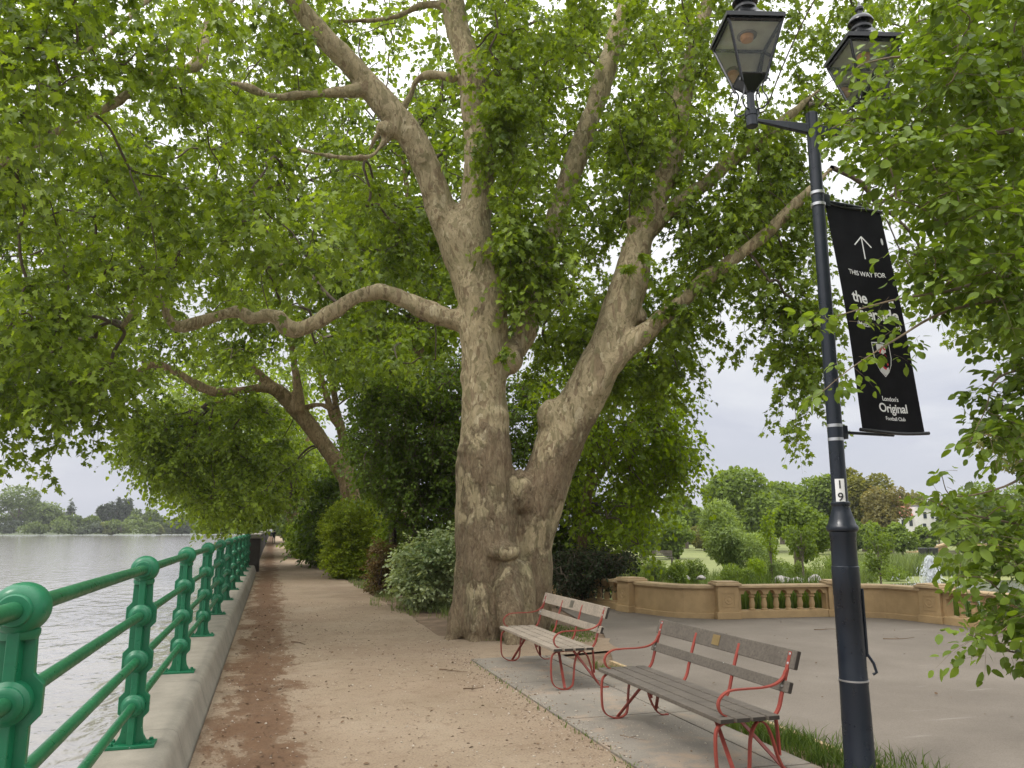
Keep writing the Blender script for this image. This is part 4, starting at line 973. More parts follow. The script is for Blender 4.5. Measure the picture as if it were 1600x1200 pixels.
# ------------------------------------------------------------------ benches
def make_bench(name, label, loc, rz, wood_m, plaque_m, iron):
    """local: x along the bench, +y towards its back, z up"""
    r = thing(name, label, 'bench', loc, rz, 'red framed park benches'); LEN = 2.02; X = 0.94
    for y in (-0.225, -0.105, 0.015, 0.128):
        mb = MB(); mb.box((0, y, 0.452), (LEN, 0.105 if y < 0.1 else 0.09, 0.034), bev=0.006); s = mb.build('seat_slat', wood_m, r)
        for e in (-1, 1):
            mb = MB(); mb.box((e * (LEN / 2 + 0.0015), y, 0.452), (0.003, 0.093 if y < 0.1 else 0.078, 0.026)); mb.build('end_grain', MAT['wood_end'], s)
    lean = math.radians(17)
    for y, z, h in ((0.268, 0.652, 0.085), (0.335, 0.845, 0.142)):
        M = Matrix.Translation((0, y, z)) @ Matrix.Rotation(-lean, 4, 'X')
        mb = MB(); mb.box((0, 0, 0), (LEN, 0.034, h), M=M, bev=0.006); s = mb.build('back_slat', wood_m, r)
        for e in (-1, 1):
            mb = MB(); mb.box((0, 0, 0), (0.003, 0.026, h - 0.012), M=M @ Matrix.Translation((e * (LEN / 2 + 0.0015), 0, 0))); mb.build('end_grain', MAT['wood_end'], s)
            for dz in ((-h / 4, h / 4) if h > 0.1 else (0,)):
                mb = MB(); mb.lathe([(0.012, 0), (0.011, 0.004), (0.005, 0.007), (0.0005, 0.0072)], M=M @ Matrix.Translation((e * X, -0.0165, dz)) @ Matrix.Rotation(math.pi / 2, 4, 'X'), seg=10); mb.build('bolt', MAT['steel_band'], s)
        if h > 0.1:
            mb = MB(); mb.box((0, 0, 0), (0.105, 0.005, 0.088), M=M @ Matrix.Translation((0.0, -0.0185, 0.003))); mb.build('plaque', plaque_m, s)
    sx = (1, 0, 0)
    def pr(ps): return catmull([(0, a, b) for a, b in ps], 5)
    for e in (-1, 1):
        x = Vector((e * X, 0, 0)); off = lambda pts: [Vector(p) + x for p in pts]
        mb = MB(); mb.bar(off(pr([(-0.02, 0.425), (-0.18, 0.425), (-0.25, 0.40), (-0.275, 0.33), (-0.275, 0.14), (-0.25, 0.06), (-0.19, 0.018), (-0.12, 0.006), (-0.06, 0.03), (-0.035, 0.09), (-0.015, 0.30), (0.03, 0.40), (0.09, 0.43)])), 0.030, 0.011, sx)
        mb.build('front_leg', iron, r)
        mb = MB(); mb.bar(off(pr([(0.02, 0.43), (0.10, 0.40), (0.145, 0.31), (0.19, 0.15), (0.245, 0.045), (0.30, 0.006), (0.36, 0.006)])), 0.030, 0.011, sx)
        mb.bar(off(pr([(0.185, 0.44), (0.195, 0.33), (0.20, 0.17)])), 0.030, 0.011, sx)
        mb.build('rear_leg', iron, r)
        mb = MB(); mb.bar(off(pr([(0.10, 0.434), (0.17, 0.445), (0.215, 0.50), (0.245, 0.60), (0.29, 0.75), (0.338, 0.90)])), 0.032, 0.012, sx); mb.build('back_post', iron, r)
        mb = MB(); mb.bar(off(pr([(0.288, 0.765), (0.262, 0.715), (0.20, 0.672), (0.10, 0.652), (-0.05, 0.650), (-0.16, 0.642), (-0.225, 0.60), (-0.245, 0.545), (-0.225, 0.49), (-0.19, 0.47)])), 0.028, 0.011, sx); mb.build('armrest', iron, r)
        for ya, yb in ((-0.13, -0.05), (0.24, 0.08)):
            mb = MB(); mb.bar([Vector((e * X, ya, 0.02 if ya < 0 else 0.06)), Vector((e * (X - 0.42), yb, 0.425)), Vector((e * (X - 0.50), yb, 0.430))], 0.028, 0.010, (0, 1, 0)); mb.build('brace', iron, r)
    for x in (-0.32, 0.32):
        off = lambda pts: [Vector(p) + Vector((x, 0, 0)) for p in pts]
        mb = MB(); mb.bar(off(pr([(-0.22, 0.428), (0.10, 0.428), (0.18, 0.445), (0.22, 0.50), (0.247, 0.60), (0.29, 0.75), (0.33, 0.87)])), 0.030, 0.011, sx); mb.build('middle_support', iron, r)
    r.scale = (1, 1, 0.895)
    return r
ZS = 0.0145
make_bench('park_bench', 'pale grey weathered slatted bench with red frame at the foot of the big plane', (3.11, 8.98, ZS), math.radians(-90), MAT['wood_grey'], MAT['dull_plaque'], MAT['red_paint'])
make_bench('park_bench', 'dark brown slatted bench with bright red iron frame and brass plaque, beside the lamp post', (3.12, 5.80, ZS), math.radians(-90), MAT['wood_dark'], MAT['brass'], MAT['red_paint'])

# ------------------------------------------------------------------ terracotta balustrade
bal = thing('balustrade', 'low buff terracotta balustrade curving round the plaza, solid panels alternating with baluster bays', 'balustrade', (*WL[4], 0))
BH = 0.60
def dense(pts, n=6): return catmull(pts, n)
def strip(line, w, z0, z1, name, mat, parent, bev=0.0):
    line = np.asarray(line); tg = np.gradient(line, axis=0); tg /= np.linalg.norm(tg, axis=1)[:, None]; nn = np.column_stack([-tg[:, 1], tg[:, 0]])
    mb = MB(); V = []
    prof = [(-w / 2, z0), (-w / 2, z1 - bev), (-w / 2 + bev, z1), (w / 2 - bev, z1), (w / 2, z1 - bev), (w / 2, z0)] if bev else [(-w / 2, z0), (-w / 2, z1), (w / 2, z1), (w / 2, z0)]
    k = len(prof)
    for p, q in zip(line, nn):
        for o, z in prof: V.append((p[0] + q[0] * o, p[1] + q[1] * o, z))
    f = [(i * k + j, (i + 1) * k + j, (i + 1) * k + (j + 1) % k, i * k + (j + 1) % k) for i in range(len(line) - 1) for j in range(k)]
    f += [tuple(range(k))[::-1], tuple((len(line) - 1) * k + j for j in range(k))]
    mb.add(V, f); return mb.build(name, mat, parent, True)
cen = WL + np.array([0.10, 0.17])          # centre line behind the visible foot
def pier_at(p, d, s=0.40):
    a = math.atan2(d[1], d[0]); mb = MB()
    mb.box((*p, BH / 2 - 0.02), (s, s, BH + 0.02), a, 0.008); pr_ = mb.build('pier', MAT['buff'], bal, True)
    mb = MB(); mb.box((*p, 0.055), (s + 0.06, s + 0.06, 0.13), a, 0.012); mb.build('pier_plinth', MAT['buff'], pr_, True)
    mb = MB(); mb.box((*p, BH + 0.02), (s + 0.10, s + 0.10, 0.05), a, 0.012); mb.box((*p, BH + 0.056), (s + 0.03, s + 0.03, 0.028), a, 0.008); mb.build('pier_cap', MAT['buff_cap'], pr_, True)
    n = np.array([d[1], -d[0]]) / np.linalg.norm(d)
    fr = MB(); q = np.array([*(p + n * (s / 2 + 0.002)), 0.34]); t = np.array([d[0], d[1], 0]) / np.linalg.norm(d)
    for sx_, sz_, w, h in ((0, 0.125, 0.25, 0.016), (0, -0.125, 0.25, 0.016), (-0.117, 0, 0.016, 0.234), (0.117, 0, 0.016, 0.234)):
        fr.box((0, 0, 0), (w, 0.012, h), M=Matrix.Translation(q + t * sx_ + np.array([0, 0, sz_])) @ Matrix.Rotation(a, 4, 'Z'))
    M = Matrix.Translation(q) @ Matrix.Rotation(a, 4, 'Z') @ Matrix.Rotation(math.pi / 2, 4, 'X')
    fr.lathe([(0.078, 0), (0.078, 0.006), (0.066, 0.010), (0.060, 0.004), (0.030, 0.004), (0.026, 0.012), (0.001, 0.014)], M=M, seg=20)
    fr.build('rosette_panel', MAT['buff'], pr_, True)
def baluster_bay(a, b, n, w=0.22):
    a, b = np.array(a), np.array(b); L = np.linalg.norm(b - a); d = (b - a) / L; an = math.atan2(d[1], d[0])
    strip([a, (a + b) / 2, b], w + 0.05, -0.06, 0.13, 'plinth', MAT['buff'], bal, 0.012)
    strip([a, (a + b) / 2, b], w + 0.10, BH - 0.05, BH, 'coping', MAT['buff_cap'], bal, 0.015)
    # arcade: one slab with round-headed openings; solid strips end it at both sides
    e = 0.10; pitch = (L - 2 * e) / n; r = pitch * 0.29; zs, zt3 = 0.43, BH - 0.052; mb = MB(); nn = np.array([-d[1], d[0]])
    def P3(s, z, o): q = a + d * s + nn * o; return (q[0], q[1], z)
    bot = [(0, zs)]
    for i in range(n):
        c = e + pitch * (i + 0.5)
        bot += [(c - r * math.cos(t), zs + r * math.sin(t)) for t in np.linspace(0, math.pi, 9)]
    bot.append((L, zs)); k = len(bot); o = w / 2 - 0.03
    V = [P3(s, z, -o) for s, z in bot] + [P3(s, zt3, -o) for s, z in bot] + [P3(s, z, o) for s, z in bot] + [P3(s, zt3, o) for s, z in bot]
    f = []
    for i in range(k - 1):
        f += [(i, i + 1, k + i + 1, k + i), (2 * k + i, 3 * k + i, 3 * k + i + 1, 2 * k + i + 1), (i, 2 * k + i, 2 * k + i + 1, i + 1)]
    mb.add(V, f)
    for s in (e / 2 - 0.01, L - e / 2 + 0.01):
        q = a + d * s; mb.box((*q, (0.128 + zs) / 2), (e, w - 0.062, zs - 0.128), an)
    mb.build('arcade', MAT['buff'], bal, True)
    for i in range(n + 1):
        c = a + d * (e + pitch * i); hw = (pitch - 2 * r) / 2
        if i in (0, n): continue
        mb = MB(); mb.lathe([(hw * 1.25, 0.128), (hw * 1.25, 0.15), (hw * 0.8, 0.165), (hw * 0.95, 0.20), (hw * 1.1, 0.24), (hw * 0.85, 0.31), (hw * 0.78, 0.36), (hw * 1.2, 0.375), (hw * 1.2, 0.392), (hw * 0.95, 0.40), (hw * 0.95, 0.432)], (*c, 0), 14); mb.build('baluster', MAT['buff'], bal, True)
def solid_bay(line):
    line = dense(line)
    strip(line, 0.24, 0.0, BH - 0.06, 'panel', MAT['buff'], bal); strip(line, 0.30, -0.06, 0.09, 'plinth', MAT['buff'], bal, 0.012)
    strip(line, 0.34, BH - 0.058, BH, 'coping', MAT['buff_cap'], bal, 0.015)
    strip(line, 0.275, BH - 0.085, BH - 0.06, 'moulding', MAT['buff'], bal)
piers = {2: None, 4: None, 6: None, 8: None}
for i in (0, 2, 4, 6, 8, 10):
    d = cen[min(i + 1, 10)] - cen[max(i - 1, 0)]; pier_at(cen[i], d)
def cut(a, b, m=0.19):
    d = (b - a) / np.linalg.norm(b - a); return a + d * m, b - d * m
for i, n in ((0, 9), (4, 7), (8, 10)):
    a, b = cut(cen[i], cen[i + 2]); baluster_bay(a, b, n)
for i in (2, 6):
    a, b = cut(cen[i], cen[i + 2], 0.15); solid_bay([a, cen[i + 1], b])
# ------------------------------------------------------------------ big plane tree, limbs surveyed one by one
def limb(pts, H, closed_base=True):
    """pts: (image x, image y, width in image px); H: distance or list of distances -> world points, radii"""
    Hs = np.interp(np.linspace(0, 1, len(pts)), np.linspace(0, 1, len(H)), H) if isinstance(H, (list, tuple)) else [H] * len(pts)
    p = np.array([P(x, y, h) for (x, y, w), h in zip(pts, Hs)]); r = np.array([w / 2 * m_per_px(x, y, h) for (x, y, w), h in zip(pts, Hs)])
    return p, r
def dense_limb(p, r, n=6):
    q = catmull(np.column_stack([p, r]), n); return q[:, :3], np.maximum(q[:, 3], 0.006)
def fuse(name, tubes, voxel, parent, mat, burls=(), rough=0.03, fr=2.2, smooth_it=5, thin=None):
    mb = MB()
    for p, r in tubes: mb.tube(p, r, 14)
    for c, rad in burls:
        bm = bmesh.new(); bmesh.ops.create_icosphere(bm, subdivisions=2, radius=1.0)
        bm.verts.index_update(); mb.add([(c[0] + v.co.x * rad[0], c[1] + v.co.y * rad[1], c[2] + v.co.z * rad[2]) for v in bm.verts], [[v.index for v in f.verts] for f in bm.faces]); bm.free()
    tmp = bpy.data.objects.new('tmp', mb.mesh('tmp')); COL.objects.link(tmp)
    m = tmp.modifiers.new('remesh', 'REMESH'); m.mode = 'VOXEL'; m.voxel_size = voxel; m.use_smooth_shade = True
    if smooth_it:
        s = tmp.modifiers.new('smooth', 'SMOOTH'); s.factor = 0.5; s.iterations = smooth_it
    dg = bpy.context.evaluated_depsgraph_get(); me = bpy.data.meshes.new_from_object(tmp.evaluated_get(dg)); bpy.data.objects.remove(tmp)
    n = len(me.vertices); co = np.empty(n * 3, np.float32); me.vertices.foreach_get('co', co); co = co.reshape(-1, 3)
    no = np.empty(n * 3, np.float32); me.vertices.foreach_get('normal', no); no = no.reshape(-1, 3)
    d = np.empty(n)
    for i in range(n):
        x, y, z = co[i]
        a = mnoise.fractal(Vector((x * fr, y * fr, z * fr * 0.55)), 1.0, 2.0, 4)
        b = mnoise.noise(Vector((x * 9, y * 9, z * 3.0 + 7)))
        d[i] = a * rough + b * rough * 0.45 * (1.0 if z < 4 else 0.4) + (mnoise.noise(Vector((x * 3.4, y * 3.4, z * 0.45 + 3))) * rough * 1.5 * max(0.0, 1 - z / 2.6) if rough > 0.045 else 0)
    if thin is not None: d *= thin
    co += no * d[:, None]; me.vertices.foreach_set('co', co.ravel()); me.name = name
    me.polygons.foreach_set('use_smooth', np.ones(len(me.polygons), bool)); me.update()
    return link_mesh(name, me, mat, parent)

H0 = hdist(G(775, 992))
print('main trunk H', H0)
A0 = [(772, 1012, 128), (770, 960, 112), (764, 900, 100), (762, 830, 98), (759, 770, 92), (757, 720, 88), (757, 660, 76), (756, 600, 70), (757, 540, 74), (754, 480, 80), (742, 420, 84), (728, 372, 88), (722, 340, 66)]
A_up = [(728, 380, 70), (742, 330, 56), (746, 290, 50), (746, 230, 47), (742, 170, 46), (734, 110, 42), (720, 60, 38), (708, 10, 34), (700, -50, 30), (690, -140, 22)]
L1 = [(712, 372, 56), (694, 335, 50), (680, 295, 46), (664, 255, 46), (640, 212, 45), (612, 175, 43), (580, 138, 41), (548, 100, 38), (518, 70, 35), (490, 38, 31), (464, 4, 28), (436, -45, 24), (400, -110, 18)]
STUB = [(622, 205, 30), (604, 204, 22), (590, 200, 18)]
L1b = [(566, 140, 24), (535, 144, 19), (500, 147, 17), (462, 150, 15), (428, 152, 12), (395, 140, 9), (360, 128, 7)]
L1c = [(612, 205, 15), (596, 228, 13), (578, 244, 11), (545, 247, 10), (510, 243, 9), (470, 234, 8), (440, 226, 6)]
L2 = [(735, 500, 44), (712, 499, 36), (688, 492, 31), (660, 482, 29), (630, 468, 27), (600, 458, 26), (575, 458, 25), (548, 470, 24), (520, 488, 24), (495, 503, 24), (470, 514, 26), (448, 512, 26), (436, 497, 22), (415, 494, 20), (395, 499, 20), (372, 487, 19), (350, 490, 18), (325, 498, 18), (300, 506, 18), (278, 511, 18), (264, 500, 15), (256, 478, 15), (240, 458, 15), (222, 455, 14), (213, 470, 12), (205, 492, 9), (190, 512, 6)]
MID = [(712, 122, 16), (690, 118, 14), (668, 118, 13), (650, 128, 13), (642, 148, 12), (630, 168, 11), (612, 190, 9), (590, 210, 7), (570, 250, 5)]
TOPL = [(700, 10, 14), (660, 8, 12), (620, 25, 10), (580, 32, 9), (530, 34, 7), (500, 40, 5)]
C_ = [(768, 590, 40), (800, 545, 44), (818, 510, 42), (832, 455, 36), (848, 400, 33), (868, 340, 31), (888, 280, 30), (908, 225, 31), (928, 170, 33), (945, 120, 32), (960, 70, 30), (976, 20, 27), (990, -40, 23), (1010, -130, 16)]
B0 = [(822, 1000, 54), (822, 930, 66), (827, 870, 68), (836, 820, 70), (849, 770, 72), (864, 720, 73), (884, 672, 74), (909, 625, 72), (934, 580, 67), (955, 535, 60), (970, 490, 60), (982, 450, 56), (992, 410, 50), (1000, 370, 44)]
B1 = [(996, 385, 44), (1012, 345, 38), (1030, 300, 36), (1046, 255, 34), (1056, 205, 32), (1066, 150, 30), (1080, 95, 27), (1098, 30, 23), (1120, -50, 18), (1140, -120, 12)]
B2 = [(1002, 372, 34), (1030, 345, 26), (1062, 318, 23), (1098, 290, 22), (1130, 262, 21), (1160, 236, 19), (1195, 212, 16), (1235, 180, 13), (1280, 140, 9)]
B3 = [(915, 622, 40), (940, 592, 38), (966, 560, 36), (994, 532, 34), (1024, 506, 30), (1052, 482, 27), (1080, 458, 25), (1112, 428, 24), (1148, 403, 23), (1180, 378, 22), (1208, 355, 20), (1232, 330, 18), (1262, 300, 15), (1300, 262, 11)]
BST = [(996, 372, 26), (990, 352, 22), (984, 340, 18)]
STUMP1 = [(700, 345, 26), (688, 340, 22), (679, 338, 20)]
h = H0
S = [(A0, h), (A_up, [h, h + .2, h + .5]), (L1, [h, h - .5, h - 1.4]), (STUB, [h - .4, h - .6]), (L1b, [h - .6, h - 1.2]), (L1c, [h - .4, h - 1.0]), (L2, [h, h - .2, h - .5, h - 1.2]), (MID, [h, h + .5]), (TOPL, [h + .3, h + .8]), (C_, [h + .15, h + .8, h + 1.6]),
     (B0, [h + .25, h + .2, h + .1, h + .2]), (B1, [h + .2, h + .8]), (B2, [h + .2, h - .2]), (B3, [h - .05, h - .25, h - .8]), (BST, [h + .2, h]), (STUMP1, [h - .15, h - .3])]
# extra limbs towards the viewer and the river, mostly above the picture, carrying the near sprays
NEARL = [(500, -40, 20), (410, -30, 17), (330, 30, 15), (310, 98, 15), (240, 118, 14), (185, 158, 13), (140, 182, 12), (90, 205, 11), (40, 240, 9), (0, 258, 7), (-50, 285, 5)]
NEARU = [(330, -60, 14), (260, -40, 12), (222, 5, 11), (195, 35, 9), (160, 62, 8), (125, 88, 6), (95, 120, 4)]
S += [(NEARL, [h - 1.6, h - 3.6, h - 4.2]), (NEARU, [h - 2.2, h - 4.5])]
raw = [limb(a, b) for a, b in S]
tubes = [dense_limb(p, r) for p, r in raw]
roots = []
bc = G(775, 990); 
for px, py, top, w0, w1 in ((704, 999, (742, 880), 16, 60), (742, 1000, (752, 850), 40, 64), (772, 1000, (768, 860), 30, 50), (800, 1006, (790, 880), 30, 50), (850, 985, (836, 860), 28, 46), (820, 1000, (815, 880), 26, 40), (722, 985, (745, 870), 20, 50)):
    q0 = G(px, py); hh = hdist(q0); q1 = P(top[0], top[1], H0 + (hh - H0) * 0.25)
    m_ = (q0 * 0.55 + q1 * 0.45) - np.array([0, 0, 0.28])
    k_ = m_per_px(px, py, hh); pts = np.array([q0 + unit(np.array([q0[0] - bc[0] - .1, q0[1] - bc[1] - .5, 0])) * 0.30 - np.array([0, 0, 0.16]), q0 - np.array([0, 0, 0.02]), q0 * 0.72 + q1 * 0.28 - np.array([0, 0, .10]), q1]); roots.append(dense_limb(pts, np.array([w0 * .22, w0 * 0.42, w0 * 0.36 + w1 * 0.18, w1 * 0.5]) * k_))
for ang in (0.4, 1.1, 1.9):      # roots on the far side
    d = np.array([math.cos(ang), math.sin(ang), 0]); q0 = np.array([bc[0] + 0.5, bc[1] + 0.7, 0]); roots.append(dense_limb(np.array([q0 + d * 0.95 - np.array([0, 0, .1]), q0 + d * 0.45 + np.array([0, 0, .2]), q0 + np.array([0, 0, 1.3])]), np.array([0.10, 0.22, 0.34])))
def burl(px, py, dH, r): p = P(px, py, H0 + dH); return (p, r)
burls = [burl(788, 862, -0.46, (0.28, 0.17, 0.13)), burl(752, 705, -0.12, (0.42, 0.33, 0.24)), burl(762, 650, -0.14, (0.36, 0.28, 0.16)), burl(742, 590, -0.05, (0.26, 0.25, 0.25)), burl(818, 775, 0.0, (0.22, 0.24, 0.3)), burl(812, 766, 0.02, (0.26, 0.3, 0.34)), burl(866, 652, 0.05, (0.28, 0.26, 0.32)), burl(800, 560, 0.05, (0.22, 0.22, 0.3)),
         burl(712, 400, -0.05, (0.2, 0.2, 0.25)), burl(695, 370, -0.05, (0.14, 0.18, 0.22)),  burl(1003, 495, 0.1, (0.12, 0.14, 0.16))]
plane_root = thing('plane_tree', 'huge old plane tree with forked trunk and mottled bark between path and plaza', 'tree', (bc[0] + .1, bc[1] + .4, 0))
trunk = fuse('trunk', tubes + roots, 0.036, plane_root, MAT['bark'], burls, 0.05, 2.0, 6)
limb_nodes = np.vstack([p for p, r in tubes])
high = limb_nodes[limb_nodes[:, 2] > 3.2]

crown = Crown()
skipA = [[(535, 10), (735, 10), (735, 330), (690, 330), (590, 160)]]
seg_regions = [
    # near sprays at the top left, towards the viewer
    ([(-60, -60), (420, -60), (380, 60), (300, 130), (160, 170), (60, 200), (-60, 260)], h - 5.4, h - 3.2, 52),
    ([(-60, 200), (200, 170), (330, 100), (520, 60), (560, 250), (450, 330), (250, 340), (-60, 360)], h - 3.6, h - 0.8, 57),
    ([(-120, 300), (260, 320), (520, 330), (620, 420), (560, 560), (380, 560), (250, 580), (150, 580), (-120, 610)], h - 3.6, h + 2.0, 119),
    ([(-120, 560), (120, 560), (200, 580), (190, 605), (150, 625), (100, 640), (10, 640), (-120, 660)], h - 3.2, h - 1.0, 26),
    ([(380, -60), (700, -60), (640, 20), (540, 60), (470, 100), (400, 80)], h - 2.0, h + 1.2, 20),
    ([(560, 240), (700, 330), (700, 460), (620, 440), (520, 330)], h + 0.5, h + 2.8, 23),
    # leaves hanging round the upright stems
    ([(760, -60), (1130, -60), (1110, 160), (1000, 210), (900, 210), (800, 300), (770, 240)], h - 1.2, h + 1.8, 72),
    ([(770, 230), (880, 190), (1100, 170), (1240, 220), (1230, 330), (1100, 340), (985, 390), (900, 400), (830, 470), (790, 470), (775, 380)], h - 0.9, h + 1.4, 78),
    ([(730, 90), (790, 60), (830, 160), (800, 260), (770, 300), (745, 220), (720, 150)], h - 0.85, h - 0.45, 11),
    ([(1060, 330), (1250, 240), (1300, 330), (1290, 500), (1230, 470), (1180, 420), (1100, 470), (1050, 520), (1010, 560), (1060, 440)], h - 0.6, h + 2.2, 52),
    ([(280, 10), (460, 20), (520, 110), (430, 190), (300, 170)], h + 0.6, h + 3.2, 26),
    ([(430, 470), (640, 500), (700, 560), (600, 600), (470, 570)], h + 3.5, h + 8, 30),
    ([(790, 430), (900, 400), (930, 540), (860, 620), (800, 600), (820, 520)], h + 1.8, h + 4.0, 22),
    ([(1190, 480), (1280, 460), (1290, 600), (1270, 640), (1240, 580)], h - 0.4, h + 0.6, 11),
    ([(1120, -60), (1350, -60), (1320, 200), (1250, 240), (1130, 200)], h - 0.5, h + 2.0, 33),
    ([(1330, -60), (1700, -60), (1700, 520), (1480, 500), (1340, 330)], h - 0.5, h + 3.0, 123),
    ([(880, 560), (960, 420), (1120, 420), (1090, 540), (1060, 600), (960, 640), (930, 620)], h + 1.2, h + 3.4, 44),
]
Cs = []
def band(pts, w):
    pts = np.array(pts, float)[:, :2]; t = np.gradient(pts, axis=0); t /= np.linalg.norm(t, axis=1)[:, None]; nn = np.column_stack([-t[:, 1], t[:, 0]])
    return [tuple(q) for q in np.vstack([pts + nn * w, (pts - nn * w)[::-1]])]
BANDS = [(band(L2[:23], 52), h + 0.3), (band(L1[:11], 48), h), (band(NEARL[2:], 26), h - 3.4), (band(L1b[:5], 30), h - .6), (band(L1c[:6], 34), h - .6), (band(NEARU[1:], 22), h - 3.6),
         ([(690, 60), (735, 60), (748, 250), (760, 330), (765, 480), (800, 560), (800, 700), (690, 560)], h - 0.2), (band(B3[3:11], 44), h - 0.5), (band(C_[5:11], 46), h + 1.4), (band(B1[:4], 34), h + .3),
         (band([(225, 573), (300, 592), (380, 610), (440, 606)], 44), h + 6), (band([(430, 605), (490, 670), (545, 770)], 50), h + 6), (band([(452, 480), (462, 600)], 30), h + 6)]
for poly, a, b, n in seg_regions: Cs.append(fill(poly, a, b, n, skipA, BANDS))
C1 = np.vstack(Cs)
# outer crown above and behind the picture, so that it is a whole tree
extra = fill([(-100, -420), (1400, -420), (1350, -60), (-60, -60)], h - 3.5, h + 4, 70); C1 = np.vstack([C1, extra])
crown.branches(high, C1, 0.005, 0.0055, 0.10, 5, 0.07)
crown.shoots(C1, 12, 0.50, 10, 0.104, 'palmate', droop=0.6, fold=0.4, curl=0.5, spread=(1, 1, 0.55), twr=0.004)
# long hanging sprays
def hanging(px, py0, py1, H, n=14, r=0.10):
    a = P(px, py0, H); k = int(max(3, (py0 - py1) / -22)); out = []
    for t in np.linspace(0, 1, k): q = P(px + RNG.normal() * 5, py0 + (py1 - py0) * t, H + RNG.normal() * 0.1); out.append(q)
    return np.array(out)
hp = []
for px, a, b, dh in ((795, 150, 420, -.8), (840, 120, 380, -.6), (880, 250, 420, -.5), (815, 330, 480, -.7), (1000, 180, 330, -.5), (1070, 300, 420, -.5), (1110, 90, 300, -.6), (1195, 450, 540, -.2), (1222, 480, 660, -.2), (1242, 560, 690, -.25), (1262, 380, 520, -.2), (1296, 500, 670, 0.2), (1285, 330, 600, .3), (1262, 600, 700, .1), (85, 600, 730, -1.8), (152, 600, 700, -2), (40, 600, 690, -1.6), (190, 600, 640, -2), (20, 600, 700, -1.5), (120, 600, 680, -1.9), (5, 600, 720, -1.4), (1050, 480, 600, 2.0), (1100, 470, 610, 2.2), (1130, 430, 560, 1.2), (1165, 420, 560, .6)):
    q = hanging(px, a, b, h + dh); hp.append(q); v, f = tube_np(catmull(q, 2), 0.004, 4); crown.twigs(v, f)
crown.shoots(np.vstack(hp), 3, 0.28, 7, 0.105, 'palmate', droop=0.9, spread=(1, 1, 0.5), twr=0.003)
# the vigorous leafy shoots on the trunk
sp = fill([(775, 330), (850, 340), (850, 470), (800, 500), (770, 470)], h - 0.75, h - 0.45, 12); crown.shoots(sp, 10, 0.40, 9, 0.11, 'palmate', droop=0.8)
sp = np.array([P(790, 545, h - .55), P(1075, 480, h - .6), P(1045, 475, h - .5), P(1090, 440, h - .6), P(1000, 400, h - .4), P(980, 420, h - .4)]); crown.shoots(sp, 5, 0.22, 6, 0.12, 'palmate', droop=0.8)
crown.build(plane_root, MAT['leaf_plane'], MAT['twig'])

# ------------------------------------------------------------------ second plane tree, leaning over the path
H2 = 30.0
T2 = [([(552, 812, 34), (549, 780, 30), (543, 752, 28), (528, 725, 27), (508, 698, 26), (486, 668, 25), (464, 642, 24), (442, 618, 22), (424, 604, 18), (405, 585, 13), (385, 560, 9)], [H2, H2 - .5, H2 - 1.5]),
      ([(432, 610, 16), (408, 606, 14), (385, 609, 14), (360, 612, 14), (335, 612, 13), (312, 604, 13), (292, 592, 12), (268, 578, 12), (245, 570, 11), (228, 573, 9), (205, 588, 7), (170, 593, 6), (135, 594, 5), (100, 600, 3)], [H2 - 1.2, H2 - 3.5]),
      ([(362, 616, 7), (345, 628, 6), (325, 630, 4)], H2 - 2),
      ([(545, 775, 22), (542, 730, 19), (538, 690, 17), (530, 655, 14), (522, 615, 12), (516, 570, 10), (508, 520, 8), (500, 470, 6)], [H2 + .2, H2 + .6]),
      ([(468, 645, 17), (466, 605, 15), (460, 570, 12), (456, 535, 11), (452, 500, 9), (445, 450, 7), (440, 380, 5)], [H2 - 1, H2 - .4]),
      ([(520, 640, 10), (500, 632, 8), (480, 636, 8), (464, 640, 6)], H2 - .6),
      ([(534, 670, 14), (520, 648, 12), (505, 600, 10), (497, 565, 8), (490, 530, 6)], [H2, H2 - .5])]
plane2 = thing('plane_tree', 'plane tree behind the clipped hedge, its forked trunk leaning left over the path', 'tree', tuple(G(552, 900)))
plane2.location = (P(552, 812, H2)[0], P(552, 812, H2)[1], -0.02)
tb2 = [dense_limb(*limb(a, b)) for a, b in T2]
base2 = P(552, 812, H2); tb2.append(dense_limb(np.array([[base2[0] + .1, base2[1], -0.1], base2, P(548, 770, H2)]), np.array([0.62, 0.45, 0.34])))
fuse('trunk', tb2, 0.06, plane2, MAT['bark_row'], (), 0.05, 1.5, 3)
n2 = np.vstack([p for p, r in tb2]); n2 = n2[n2[:, 2] > 3]
cr2 = Crown(); Cs = []
for poly, a, b, n in (
    ([(160, 120), (700, 150), (700, 300), (690, 560), (560, 600), (420, 560), (260, 600), (140, 560), (100, 300)], H2 - 7, H2 + 5, 460),
    ([(225, 640), (330, 600), (430, 630), (500, 690), (530, 760), (470, 790), (400, 800), (330, 790), (260, 760), (215, 700)], H2 - 3, H2 + 6, 170),
    ([(190, 640), (260, 620), (300, 700), (290, 770), (250, 760), (215, 735), (195, 690)], H2 - 3, H2 + 2, 44),
    ([(-60, 200), (150, 150), (150, 560), (-60, 560)], H2 - 8, H2 - 1, 60),
    ([(500, 480), (700, 480), (700, 600), (520, 620)], H2 - 4, H2 + 3, 50)):
    Cs.append(fill(poly, a, b, n, (), [([(400, 560), (440, 540), (500, 560), (560, 640), (590, 800), (500, 800), (400, 640)], H2 + 0.3), ([(215, 555), (300, 570), (420, 590), (440, 625), (330, 635), (215, 610)], H2 - 2.6), ([(440, 480), (470, 480), (490, 620), (450, 620)], H2), ([(490, 470), (520, 470), (555, 660), (530, 660)], H2), ([(600, 180), (680, 180), (720, 560), (600, 620)], H2 - 5)]))
C2 = np.vstack(Cs + [fill([(-60, -250), (760, -250), (760, 100), (-60, 100)], H2 - 6, H2 + 6, 60)])
cr2.branches(n2, C2, 0.006, 0.008, 0.08, 4, 0.12)
